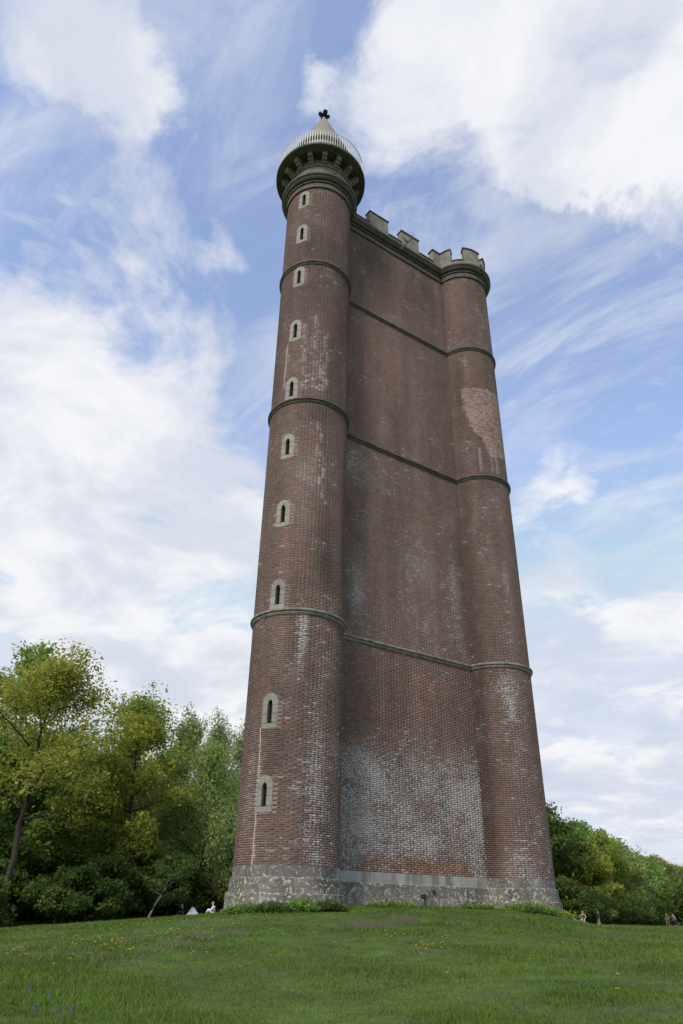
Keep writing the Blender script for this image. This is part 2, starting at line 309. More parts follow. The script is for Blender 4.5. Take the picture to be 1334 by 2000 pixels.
SOILS = [(30, 1851, .55, .30), (335, 1843, .5, .25), (375, 1828, .6, .35), (720, 1805, .8, .45), (800, 1800, .5, .3), (255, 1838, .4, .2), (455, 1822, .5, .25)]
SOILP = []
for (u, v, rx, ry) in SOILS:
    h = ground_hit(u, v)
    if h is not None: SOILP.append((h[0][0], h[0][1], rx, ry))
def soilness(x, y):
    s = np.zeros_like(x)
    for (sx, sy, rx, ry) in SOILP:
        s = np.maximum(s, 1.25 - np.sqrt(((x - sx) / rx) ** 2 + ((y - sy) / ry / 1.6) ** 2) + (fbm(x * 5, y * 5, 7, 3) - .5) * .9)
    return np.clip(s * 2.5, 0, 1)
def turf(x, y):
    a = fbm(x * .22, y * .22, 21, 4)[:, None]; b = fbm(x * .9, y * .9, 22, 3)[:, None]
    c = np.array([.052, .098, .012]) * (1 - a) + np.array([.088, .130, .020]) * a
    c = c * (.62 + .76 * b); dry = sstep(.58, .74, fbm(x * .5, y * .9, 33, 4))[:, None]
    return c * (1 - .45 * dry) + np.array([.10, .10, .045]) * .45 * dry
na, nr = 220, 210
rad = np.concatenate([[0.0], np.geomspace(1.2, 150, nr - 30), np.geomspace(160, 4000, 29)])
ang = np.linspace(0, 2 * math.pi, na, endpoint=False)
# finer fan of angles in front of the camera
ang = np.sort(np.concatenate([np.linspace(math.radians(55), math.radians(125), 260), np.linspace(math.radians(127), math.radians(413), 110)]))
na = len(ang); RR, AA = np.meshgrid(rad, ang, indexing='ij'); GX = RR * np.cos(AA); GY = RR * np.sin(AA); GZ = tz(GX, GY)
V = np.c_[GX.ravel(), GY.ravel(), GZ.ravel()]
ii, jj = np.meshgrid(np.arange(len(rad) - 1), np.arange(na), indexing='ij'); ii = ii.ravel(); jj = jj.ravel(); j2 = (jj + 1) % na
Fq = np.c_[ii * na + jj, (ii + 1) * na + jj, (ii + 1) * na + j2, ii * na + j2]
gc = turf(V[:, 0], V[:, 1]); so = soilness(V[:, 0], V[:, 1])[:, None]; gc = gc * (1 - so) + np.array([.080, .072, .048]) * so
link('ground', poly_mesh('ground', V, Fq, True, {'col': np.c_[gc, np.ones(len(gc))]}), M['ground'])['kind'] = 'structure'
print('ground done')

# ------------------------------------------------------------------ the tower
tower = empty('brick_tower', (0, 0, 0))
tag(tower, 'very tall triangular red brown brick tower with round corner turrets, slit windows and battlements', 'tower')
Z0, Z1 = 2.97, 39.42
RINGS = (12.28, 23.23, 32.89)
WINS = [(4.65, 5.92), (7.60, 8.95), (12.44, 13.78), (16.32, 17.66), (19.94, 21.31), (23.40, 24.80), (27.27, 28.71), (31.27, 32.74), (34.80, 36.26), (37.82, 39.25)]
WAZ = math.radians(-115.0)
SEG = {   # name: (kind, centre, radius, from, to)
    'A': (TA, RA, math.radians(-192), math.radians(28)),
    'B': (TB, RB, math.radians(-148.0), math.radians(12)),
    'W': (None, None, 1.90, AB - 1.60)}
def frame(seg, s):
    """s: arc length (turrets, from azimuth 0) or distance along the wall -> point, outward normal, azimuth in degrees or t"""
    s = np.asarray(s, float)
    if seg == 'W':
        P = TA[None] + WT[None] * s[:, None] + WN[None] * WOFF; return P, np.repeat(WN[None], len(s), 0), s
    c, r = SEG[seg][0], SEG[seg][1]; a = s / r; n = np.c_[np.cos(a), np.sin(a)]
    return c[None] + n * r, n, np.degrees(a)
def gb(x, z, x0, z0, rx, rz): return np.exp(-(((x - x0) / rx) ** 2 + ((z - z0) / rz) ** 2))
def box_(x, z, xa, xb, za, zb, f=.3): return sstep(xa - f, xa + f, x) * (1 - sstep(xb - f, xb + f, x)) * sstep(za - f, za + f, z) * (1 - sstep(zb - f, zb + f, z))
def line_(x, z, pts, w):
    d = np.full(x.shape, 9.0)
    for (xa, za), (xb, zb) in zip(pts[:-1], pts[1:]):
        L2 = (xb - xa) ** 2 + (zb - za) ** 2; t = np.clip(((x - xa) * (xb - xa) + (z - za) * (zb - za)) / L2, 0, 1)
        d = np.minimum(d, np.hypot(x - xa - t * (xb - xa), z - za - t * (zb - za)))
    return (d < w).astype(float)
def wall_tone(seg, q, z, n_rand):
    """weathering and painted-in shade of the brickwork: brick colour and joint colour at (q, z); q is degrees on turrets, metres on the wall"""
    m = len(q); x = q if seg == 'W' else np.radians(q) * (RA if seg == 'A' else RB)
    sd = {'A': 1, 'B': 2, 'W': 3}[seg] * 31
    r1, r2, r3 = n_rand
    big = fbm(x * .35, z * .22, sd, 4)[:, None]; strk = fbm(x * 1.6, z * .16, sd + 5, 3)[:, None]; mid = fbm(x * 1.3, z * 1.1, sd + 9, 4)
    red = np.array([.195, .113, .086]); pur = np.array([.146, .104, .095]); brn = np.array([.166, .109, .080]); dark = np.array([.122, .088, .076]); orange = np.array([.33, .135, .065]); white = np.array([.40, .39, .385]); pale = np.array([.40, .30, .26])
    c = brn * (1 - big) + (red * .6 + pur * .4) * big
    c = np.where((r1 < .30)[:, None], pur * 1.0, c); c = np.where((r1 > .82)[:, None], red * 1.12, c); c = np.where(((r1 > .30) & (r1 < .37))[:, None], dark, c)
    c = c * (.60 + .80 * strk) * (.90 + .20 * r2[:, None])
    w = np.zeros(m); g = np.zeros(m); jt = np.full(m, .10); po = np.zeros(m)
    # general efflorescence in cloudy patches
    w += .20 * sstep(.50, .72, mid) + .012
    if seg == 'W':
        low = sstep(10.2, 6.8, z) if False else (1 - sstep(6.6, 9.0, z))
        dens = low * (.50 + .5 * fbm(x * .9, z * .8, 77, 4)) * (.55 + .45 * sstep(3.0, 4.4, z))
        w += dens * (.45 + .95 * fbm(x * .6, z * .55, 79, 3)) * (1.0 + .35 * gb(x, z, 3.9, 6.2, 1.6, 1.8) + .25 * gb(x, z, 3.3, 4.4, 1.2, 1.0)); g += dens * .30
        w += .75 * gb(x, z, 2.9, 14.8, .5, 1.6) + .48 * gb(x, z, 6.8, 17.0, 1.2, 1.2) + .60 * gb(x, z, 9.1, 16.2, .4, 2.0) + .50 * gb(x, z, 2.6, 21.8, .8, 1.2) + .2 * gb(x, z, 5.0, 21.9, 1.6, .9) + .2 * gb(x, z, 7, 13.6, 2.5, 1.2)
        w += .18 * box_(x, z, 9.1, 11.0, 3.0, 9.0, .5)
        po += .75 * box_(x, z, 3.0, 9.0, 2.9, 3.55, .12) + .5 * box_(x, z, 4.4, 5.8, 4.5, 4.75, .1) + .5 * box_(x, z, 6.2, 7.6, 4.5, 4.7, .08) + .45 * box_(x, z, 8.2, 9.2, 6.9, 7.15, .1)
        po += .45 * gb(x, z, 6.9, 10.9, 1.2, .5) + .30 * gb(x, z, 6.4, 9.6, .7, .25) + .5 * gb(x, z, 3.0, 7.9, .7, .16) + .4 * gb(x, z, 5.2, 7.8, 1.5, .12) + .35 * gb(x, z, 4.2, 9.3, .5, .2) + .35 * gb(x, z, 3.2, 4.1, .5, .2)
        po += .22 * gb(x, z, 3.5, 31.0, 1.6, .9) + .15 * gb(x, z, 4, 28, 3, 2)
        dk = .35 * gb(x, z, 7.5, 36, 2, 2.2) + .25 * gb(x, z, 2.4, 37.5, .6, 2.5)  # last term: cast shadow of the left turret painted on the wall top
    elif seg == 'A':
        low = 1 - sstep(5.5, 8.5, z)
        w += low * (.10 + .35 * sstep(.45, .7, fbm(x * .5, z * .4, 78, 4))) * sstep(-95, -55, q)
        w += .50 * gb(q, z, -137, 5.5, 7, 2.2) * (r3 < .6)
        w += .85 * box_(q, z, -88 , -74, 10.9, 12.1, 1.0) * (r3 < .85) + .85 * gb(q, z, -81.5, 11.1, 4.5, 1.1) + .3 * gb(q, z, -72, 11.9, 4, .5)
        w += .30 * gb(q, z, -60, 5.5, 12, 3.5) + .22 * gb(q, z, -58, 9.5, 10, 2.5)
        jt = jt + .85 * gb(q, z, -84, 19.2, 17, 1.1) + .55 * gb(q, z, -84, 17.2, 22, 1.7) + .45 * gb(q, z, -105, 11.2, 9, .9) + .35 * gb(q, z, -95, 9.5, 16, .6) + .25 * box_(q, z, -150, -60, 2.9, 5.5, 1)
        po += .35 * gb(q, z, -77, 19.6, 6, .5) * 1.4 + .30 * gb(q, z, -108, 15.5, 8, .6) + .3 * gb(q, z, -90, 14.6, 26, .8)
        w += .30 * gb(q, z, -77, 19.7, 6, .6)
        vr = [[(-100, 28.2), (-98, 26.9), (-101, 26.3)], [(-84, 28.9), (-81, 28.1), (-84, 27.3), (-78, 26.5), (-74, 25.6), (-70, 24.6)], [(-66, 27.8), (-66, 26.6), (-64, 25.4), (-66, 24.0)], [(-98, 25.9), (-95, 25.0), (-96, 24.0)], [(-127, 26.9), (-128, 25.6), (-130, 24.3)], [(-70, 21.9), (-68, 20.4), (-65, 19.2), (-62, 17.6)], [(-85, 24.6), (-78, 24.0), (-70, 24.3)]]
        for L_ in vr:
            P = [(math.radians(a_) * RA, b_) for a_, b_ in L_]; jx = x + (fbm(z * 3, x * 0 + 3, 5, 2) - .5) * .35
            hit = line_(jx, z, P, .085) * (r3 < .72); w += .45 * hit; jt = jt + .6 * hit
        w += .30 * gb(q, z, -80, 24.9, 20, 1.2) * (r3 < .35)
        crk = [(math.radians(a_) * RA, b_) for a_, b_ in ((-124, 2.9), (-123.9, 4.6), (-124.4, 6.0), (-126.0, 7.6))]; hit = line_(x, z, crk, .07); w += .25 * hit; jt = jt + hit
        dk = .75 * gb(q, z, -100, 34.4, 22, 1.1) + .6 * gb(q, z, -62, 34.2, 12, 1.3) + .6 * gb(q, z, -72, 22.6, 18, .8) + .7 * gb(q, z, -58, 15.2, 13, 1.5) + .45 * gb(q, z, -50, 13.8, 12, 1.4) + .3 * gb(q, z, -50, 28, 18, 5) + .3 * gb(q, z, -75, 31, 20, 1.5)
    else:
        qe = q + 16 * (fbm(x * 1.5, z * 2.5, 17, 4) - .5); pm = (qe > -113) & (z < 29.8 + .25 * (fbm(x * 2, z * .1, 19, 3) - .5)) & (z + 1.2 * (fbm(x * 2.6, z * 1.4, 23, 4) - .5) > 24.9 + (q + 60) ** 2 * .0002 + np.clip((-70 - q) * .055, 0, 9)) & (q < -25)
        pk = pm.astype(float); pk = pk * (.75 + .25 * r3) * np.where(r1 < .20, .25, 1.0)
        rg = fbm(x * 2.2, z * 2.2, 91, 4); pk = pk * (.78 + .22 * sstep(.36, .52, rg))
        c = c * (1 - pk[:, None]) + (np.array([.42, .27, .222]) * (.62 + .6 * r2[:, None])) * pk[:, None]; jt = jt + .7 * pk
        w += .80 * gb(q, z, -85, 11.2, 20, .9) * (r3 < .8) + .6 * gb(q, z, -80, 10.1, 9, .8) + .45 * gb(q, z, -66, 17.2, 5, .9) + .3 * gb(q, z, -70, 21.4, 14, 1.0) + .3 * gb(q, z, -62, 35.5, 9, 2.2) + .25 * gb(q, z, -70, 14, 10, 2) + .25 * gb(q, z, -75, 8.5, 14, 1.6)
        w += (1 - sstep(3.4, 4.4, z)) * .45 * gb(q, z, -90, 3.4, 25, 2) + .22 * (1 - sstep(4.5, 7.5, z)) * sstep(-115, -90, q)
        for a_ in (-92, -72, -60): w += .6 * line_(x, z, [(math.radians(a_) * RB, 25.2), (math.radians(a_ + 2) * RB, 23.7)], .06)
        w += .4 * line_(x, z, [(math.radians(-102) * RB, 32.4), (math.radians(-104) * RB, 30.4)], .07) * (r3 < .7)
        dk = .55 * sstep(-112, -128, q) * sstep(33, 14, z) + .5 * sstep(-104, -122, q) * box_(q, z, -140, -90, 3, 33, 2.0) * .8 + .35 * gb(q, z, -85, 34.2, 30, 1) + .25 * gb(q, z, -60, 23, 30, .8)  # first two terms: shade of the concave corner painted into the bricks
    po = np.clip(po * (.55 + .9 * fbm(x * 3.0, z * 9.0, sd + 70, 3)), 0, 1) * (r3 < .9); w = w * (1 - .75 * po)
    c = c * (1 - po[:, None] * .8) + orange * (.6 + .6 * r2[:, None]) * po[:, None] * .8
    pa = (.42 * np.clip(jt - .2, 0, 1) * (r3 < .65) * (.6 + .6 * r1))[:, None]; c = c * (1 - pa) + pale * pa
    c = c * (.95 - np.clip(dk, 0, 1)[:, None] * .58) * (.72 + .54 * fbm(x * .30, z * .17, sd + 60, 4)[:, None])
    wc = np.clip(w, 0, 1); wash = wc * .40 * sstep(.25, .65, fbm(x * 2.1, z * 1.5, sd + 40, 3)); c = c * (1 - wash[:, None]) + np.array([.34, .325, .32]) * wash[:, None]; wet = (RNG.random(m) < (wc - .02) * .35).astype(float) * (.25 + .4 * RNG.random(m))
    c = c * (1 - wet[:, None]) + white * (.65 + .5 * r2[:, None]) * wet[:, None]
    gg = (RNG.random(m) < g).astype(float) * .5; c = c * (1 - gg[:, None]) + np.array([.09, .085, .09]) * gg[:, None]
    j = np.clip(jt + w * .5, 0, 1)[:, None]
    jc = np.array([.165, .122, .102]) * (1 - j) + np.array([.46, .37, .32]) * j
    return np.c_[np.clip(c, 0.01, .8), wc], jc

# backing wall with the joints' colour
def backing(seg):
    R0 = SEG[seg]; lo, hi = (R0[2], R0[3]); r = 1.0 if seg == 'W' else R0[1]
    s0, s1 = lo * r, hi * r; ns = int((s1 - s0) / .10); nz = int((Z1 - Z0) / .10)
    ss = np.linspace(s0, s1, ns + 1); zs = np.linspace(Z0 - .1, Z1, nz + 1); S, ZZ = np.meshgrid(ss, zs, indexing='ij')
    P, n, q = frame(seg, S.ravel()); z = ZZ.ravel(); P = P - n * (.0015 + .003 * (1 - sstep(7, 15, z)))[:, None]
    Vv = np.c_[P, z]; a, b = np.meshgrid(np.arange(ns), np.arange(nz), indexing='ij'); a = a.ravel(); b = b.ravel(); k = nz + 1
    Fc = np.c_[a * k + b, (a + 1) * k + b, (a + 1) * k + b + 1, a * k + b + 1]
    sc_ = (ss[a] + ss[a + 1]) / 2; zc = (zs[b] + zs[b + 1]) / 2; keep = np.ones(len(a), bool)
    if seg == 'A':
        for (wa, wb) in WINS: keep &= ~((np.abs(sc_ - WAZ * RA) < .22) & (zc > wa + .12) & (zc < wb - .16))
    Fc = Fc[keep]; m = len(z); _, jc = wall_tone(seg, q, z, (RNG.random(m), RNG.random(m), RNG.random(m)))
    return poly_mesh('joints', Vv, Fc, True, {'col': np.c_[jc, _[:, 3]]})
for sg_, nm in (('A', 'turret_wall'), ('W', 'face_wall'), ('B', 'turret_wall')):
    link(nm, backing(sg_), M['mortar'], tower)

# bricks
PITCH = .0785; BH = .0665
bricks = []
rs = np.random.default_rng(5)
for seg in ('A', 'W', 'B'):
    R0 = SEG[seg]; r = 1.0 if seg == 'W' else R0[1]; s0, s1 = R0[2] * r, R0[3] * r
    nc = int((Z1 - Z0) / PITCH)
    for k in range(nc):
        z = Z0 + .006 + k * PITCH + BH / 2
        x = s0 + (.0 if k % 2 == 0 else .17) - .03 * rs.random(); per = .346; cnt = int((s1 - s0) / per) + 2
        base = x + np.arange(-1, cnt) * per
        xs = np.concatenate([base + .112, base + .287]); ln = np.concatenate([np.full(len(base), .218), np.full(len(base), .106)])
        xs = xs + rs.normal(0, .003, len(xs)); ok = (xs > s0 + ln / 2) & (xs < s1 - ln / 2 + .02); xs, ln = xs[ok], ln[ok]
        if seg == 'A':
            for (wa, wb) in WINS:
                if wa - .03 < z < wb - .02:
                    hw = .34 if z < wb - .42 else max(.08, .34 * math.sqrt(max(0, 1 - ((z - (wb - .42)) / .42) ** 2)))
                    ok = (np.abs(xs - WAZ * RA) > hw + ln / 2 - .02); xs, ln = xs[ok], ln[ok]
        bricks.append((seg, xs, ln, np.full(len(xs), z)))
BP, BN, BL, BZ, BC = [], [], [], [], []
for seg in ('A', 'W', 'B'):
    xs = np.concatenate([b[1] for b in bricks if b[0] == seg]); ln = np.concatenate([b[2] for b in bricks if b[0] == seg]); z = np.concatenate([b[3] for b in bricks if b[0] == seg])
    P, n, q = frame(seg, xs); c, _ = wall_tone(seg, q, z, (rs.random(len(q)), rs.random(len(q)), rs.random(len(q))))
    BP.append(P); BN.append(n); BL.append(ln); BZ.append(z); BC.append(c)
BP = np.concatenate(BP); BN = np.concatenate(BN); BL = np.concatenate(BL); BZ = np.concatenate(BZ); BC = np.concatenate(BC)
view = np.c_[-BP, EYE - BZ]; dist = np.linalg.norm(view, axis=1); facing = (view[:, :2] * BN).sum(1) / dist
size = BL * facing / dist; order = np.argsort(-size); top = np.zeros(len(BL), bool); top[order[:300]] = True
DEP = rs.uniform(.0, .004, len(BL)) * (1 - .8 * sstep(7, 15, BZ))
def brick_arrays(sel):
    P, n, ln, z, dp = BP[sel], BN[sel], BL[sel], BZ[sel], DEP[sel]; t = np.c_[-n[:, 1], n[:, 0]]; m = len(ln)
    out = np.zeros((m, 8, 3)); tilt = rs.normal(0, .0012, m)
    k = 0
    for dz in (-1, 1):
        for (a, d) in ((-1, -.03), (1, -.03), (1, 1), (-1, 1)):
            dd = np.where(d == 1, dp, -.03); out[:, k, :2] = P + t * (a * ln / 2)[:, None] + n * dd[:, None]; out[:, k, 2] = z + dz * BH / 2 + a * tilt; k += 1
    Vv = out.reshape(-1, 3); b = (np.arange(m) * 8)[:, None, None]
    fs = np.array([(3, 2, 1, 0), (4, 5, 6, 7), (2, 3, 7, 6), (1, 2, 6, 5), (3, 0, 4, 7)])[None]
    return Vv, (b + fs).reshape(-1, 4)
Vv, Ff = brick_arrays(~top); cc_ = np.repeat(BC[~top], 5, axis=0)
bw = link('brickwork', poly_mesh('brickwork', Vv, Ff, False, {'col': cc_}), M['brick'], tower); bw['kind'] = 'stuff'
BM = {}
for nm, l_ in (('stretcher', .218), ('header', .106)):
    me = MB().box((0, -.0135, 0), (l_ / 2, .0165, BH / 2)).mesh(nm); me.materials.append(M['brick_one']); BM[nm] = me
for i in np.where(top)[0]:
    n = BN[i]; p = BP[i] + n * DEP[i]
    o = link('brick', BM['stretcher' if BL[i] > .16 else 'header'], None, tower)
    # local +Y points inward (-n): box spans y -.03 .. .003
    o.matrix_world = Matrix(((-n[1], n[0], 0, p[0]), (n[0], n[1], 0, p[1]), (0, 0, 1, BZ[i]), (0, 0, 0, 1)))
    o.color = tuple(BC[i])
print('bricks', len(BL))

sm_ = MB(); rj = np.random.default_rng(8)
for pts in (((-124.0, 2.97), (-123.9, 3.8), (-123.7, 4.66)), ((-124.4, 5.86), (-124.9, 6.7), (-126.0, 7.62)), ((-127.0, 27.2), (-127.8, 26.0), (-129.5, 24.4))):
    row = []
    for k in range(24):
        f = k / 23 * (len(pts) - 1); i = min(int(f), len(pts) - 2); f -= i; a = math.radians(pts[i][0] * (1 - f) + pts[i + 1][0] * f + rj.normal(0, .35)); z = pts[i][1] * (1 - f) + pts[i + 1][1] * f; w = rj.uniform(.010, .026) / RA
        row += [(TA[0] + (RA + .009) * math.cos(a + e), TA[1] + (RA + .009) * math.sin(a + e), z) for e in (-w, w)]
    sm_.add(row, [(2 * k, 2 * k + 1, 2 * k + 3, 2 * k + 2) for k in range(23)])
sm_.build('repointed_seam', M['seam'], tower)
# hidden rear: third turret and the two rear walls
mb = MB(); mb.lathe([(1.9, 1.0), (1.9, 39.5), (.01, 39.5)], TCn, 40); mb.build('turret_wall', M['backwall'], tower, True)
def straight(P0, P1, off, depth, z0, z1, name, m, parent=tower):
    d = (P1 - P0); Ld = np.linalg.norm(d); d = d / Ld; n = np.array([d[1], -d[0]]); c = (P0 + P1) / 2 + n * (off - depth / 2)
    b = MB(); b.box((c[0], c[1], (z0 + z1) / 2), (Ld / 2, depth / 2, (z1 - z0) / 2), math.atan2(d[1], d[0])); return b.build(name, m, parent)
straight(TB + _abd * 0, TCn, .28, .5, 1.0, 39.5, 'face_wall', M['backwall'])
straight(TCn, TA, .28, .5, 1.0, 39.5, 'face_wall', M['backwall'])
mb = MB(); mb.lathe([(RA - .12, 1.0), (RA - .12, 40.0)], TA, 48); mb.lathe([(RB - .12, 1.0), (RB - .12, 39.45), (.01, 39.45)], TB, 48)
c = (TA + TB) / 2 + WN * (WOFF - .16 - .2); mb.box((c[0], c[1], 20.2), (AB / 2, .2, 19.2), math.atan2(WT[1], WT[0])); mb.build('inner_core', M['void'], tower)
mb = MB(); mb.add([(*TA, 40.3), (*TB, 40.3), (*TCn, 40.3)], [(0, 1, 2)]); mb.build('roof', M['stone'], tower)

# sweep of a moulding profile (d outwards, z) along a full turret or a wall
def ring(name, c, R, prof, m, n=72, parent=tower, a0=0, a1=2 * math.pi): return MB().lathe([(R + d, z) for d, z in prof], c, n, a0, a1).build(name, m, parent, False)
def bar(name, P0, n, t, Ln, prof, m, parent=tower, wob=0.0, seed=0):
    """straight moulding: profile extruded along t from P0"""
    b = MB(); k = len(prof); ns = max(1, int(Ln / .5)); V = []
    rr = np.random.default_rng(seed)
    for i in range(ns + 1):
        e = rr.normal(0, wob) if 0 < i < ns else 0; f = rr.normal(0, wob) if 0 < i < ns else 0
        for d, z in prof:
            p = P0 + t * (Ln * i / ns) + n * (d + (e if d > .02 else 0)); V.append((p[0], p[1], z + f * .6))
    Fs = [(i * k + q, (i + 1) * k + q, (i + 1) * k + q + 1, i * k + q + 1) for i in range(ns) for q in range(k - 1)]
    Fs += [tuple(range(k)), tuple(ns * k + q for q in range(k))[::-1]]
    b.add(V, Fs); return b.build(name, m, parent)
def wall_bars(name, prof, m, m2=None, **k):
    pr = [(d, z - .003) for d, z in prof]
    bar(name, TA + WN * WOFF + WT * 1.5, WN, WT, AB - 3.0, pr, m, **k)
    for (P, Q) in ((TB, TCn), (TCn, TA)):
        d = (Q - P) / np.linalg.norm(Q - P); n = np.array([d[1], -d[0]]); bar(name, P + n * .28 + d * 1.5, n, d, AB - 3.0, pr, m2 or m)
def string_prof(z, p=.12, h=.25): return [(-.05, z - h / 2), (.03, z - h / 2), (.05, z - h / 2 + .03), (p * .62, z - h / 2 + .07), (p * .62, z - .03), (.05, z - .015), (.055, z + .005), (p, z + .03), (p * 1.05, z + .075), (p, z + .12), (p * .7, z + h / 2), (-.05, z + h / 2 + .02)]
for z, mm in zip(RINGS, ('ledge_pale', 'ledge', 'ledge')):
    pr = string_prof(z)
    ring('string_course', TA, RA, pr, M[mm]); ring('string_course', TB, RB, pr, M[mm]); ring('string_course', TCn, 1.9, pr, M[mm]); wall_bars('string_course', pr, M[mm], wob=.008)
# fascia and cornice
cor = [(-.1, 39.40), (.085, 39.40), (.085, 39.74), (.05, 39.75), (.05, 39.79), (.15, 39.81), (.17, 39.88), (.12, 39.93), (.12, 39.97), (.24, 40.00), (.29, 40.06), (.34, 40.16), (.40, 40.22), (.42, 40.25), (.42, 40.37), (.38, 40.41), (-.1, 40.46)]
ring('cornice', TA, RA, cor, M['ledge'], 96); ring('cornice', TB, RB, cor, M['ledge'], 96); ring('cornice', TCn, 1.9, cor, M['ledge']); wall_bars('cornice', cor, M['ledge'], wob=.006)

# plinth: grey band, two stepped courses of dressed stones
def arc_block(c, r0, r1, a0, a1, z0, z1, n=4, bev=.025):
    b = MB(); pr = [(r0, z0), (r1, z0), (r1, z1 - bev), (r1 - bev * 1.4, z1), (r0, z1)]
    b.lathe(pr + [pr[0]], c, n, a0, a1); return b
def plinth_col():
    k = random.random(); return (.16 + .07 * k, .147 + .06 * k, .125 + .05 * k, 1)
random.seed(4)
def plinth_course(z0, z1, off, seed):
    random.seed(seed)
    for (c, R, lo, hi) in ((TA, RA, -200, 26), (TB, RB, -140, 20)):
        R2 = R + off; a = lo
        while a < hi:
            w = math.degrees(random.uniform(.85, 1.35) / R2); b = min(a + w, hi); j = math.degrees(.006 / R2)
            if b - a > 2: link('plinth_stone', arc_block(c, R - .1, R2 + random.uniform(-.006, .006), math.radians(a + j), math.radians(b - j), z0, z1 - random.uniform(0, .01), 5).mesh('plinth_stone'), M['plinth'], tower).color = plinth_col()
            a = b
    t = 1.55
    while t < AB - 1.4:
        w = min(random.uniform(.85, 1.4), AB - 1.4 - t); e = random.uniform(-.006, .006); o_ = WOFF + off + e
        b = MB(); zt = z1 - random.uniform(0, .01); zt -= .003; pr = [(WOFF - .1, z0), (o_, z0), (o_, zt - .025), (o_ - .035, zt), (WOFF - .1, zt)]
        V = [(*(TA + WT * tt + WN * d), zz) for tt in (t + .006, t + w - .006) for d, zz in pr]
        b.add(V, [(0, 5, 6, 1), (1, 6, 7, 2), (2, 7, 8, 3), (3, 8, 9, 4), (0, 1, 2, 3, 4), (9, 8, 7, 6, 5), (4, 9, 5, 0)])
        o = b.build('plinth_stone', M['plinth'], tower); o.color = plinth_col(); t += w
plinth_course(2.12, 2.60, .105, 3); plinth_course(1.35, 2.118, .205, 9)
ring('grey_band', TA, RA, [(-.08, 2.55), (.012, 2.55), (.012, 2.97), (-.08, 3.0)], M['band']); ring('grey_band', TB, RB, [(-.08, 2.55), (.012, 2.55), (.012, 2.97), (-.08, 3.0)], M['band'])
bar('grey_band', TA + WN * WOFF + WT * 1.5, WN, WT, AB - 3.0, [(-.08, 2.55), (.012, 2.55), (.012, 2.967), (-.08, 2.99)], M['band_white'], wob=.003)
mb = MB(); mb.lathe([(RA + .085, 1.0), (RA + .085, 2.5)], TA, 60); mb.lathe([(RB + .085, 1.0), (RB + .085, 2.5)], TB, 60); mb.lathe([(1.98, 1.0), (1.98, 2.5), (1.85, 2.55)], TCn, 40)
c = TA + WT * AB / 2 + WN * (WOFF + .085 - .1); mb.box((c[0], c[1], 1.75), (AB / 2, .1, .75), math.atan2(WT[1], WT[0])); mb.build('plinth_core', M['mortar'], tower)

# ---- windows: dark niche, glazing, stones of the surround
def wp(s, z, d):   # local (metres along the arc from the window's axis, height, outwards)
    a = WAZ + s / RA; r = RA + d; return (TA[0] + r * math.cos(a), TA[1] + r * math.sin(a), z)
def plate(name, poly, d0, d1, m, parent):
    """stone: outline poly (s,z) between depths d0 (back) and d1 (face), thin bevel"""
    n = len(poly); cx = sum(p[0] for p in poly) / n; cz = sum(p[1] for p in poly) / n; g = .006
    def sh(p, k): L_ = math.hypot(p[0] - cx, p[1] - cz) + 1e-6; f = 1 - k / L_; return (cx + (p[0] - cx) * f, cz + (p[1] - cz) * f)
    o1 = [sh(p, g) for p in poly]; o2 = [sh(p, g + .012) for p in poly]
    V = [wp(*p, d0) for p in o1] + [wp(*p, d1 - .01) for p in o1] + [wp(*p, d1) for p in o2]
    Fs = [(i, (i + 1) % n, n + (i + 1) % n, n + i) for i in range(n)] + [(n + i, n + (i + 1) % n, 2 * n + (i + 1) % n, 2 * n + i) for i in range(n)] + [tuple(2 * n + i for i in range(n))]
    return MB().add(V, Fs).build(name, m, parent)
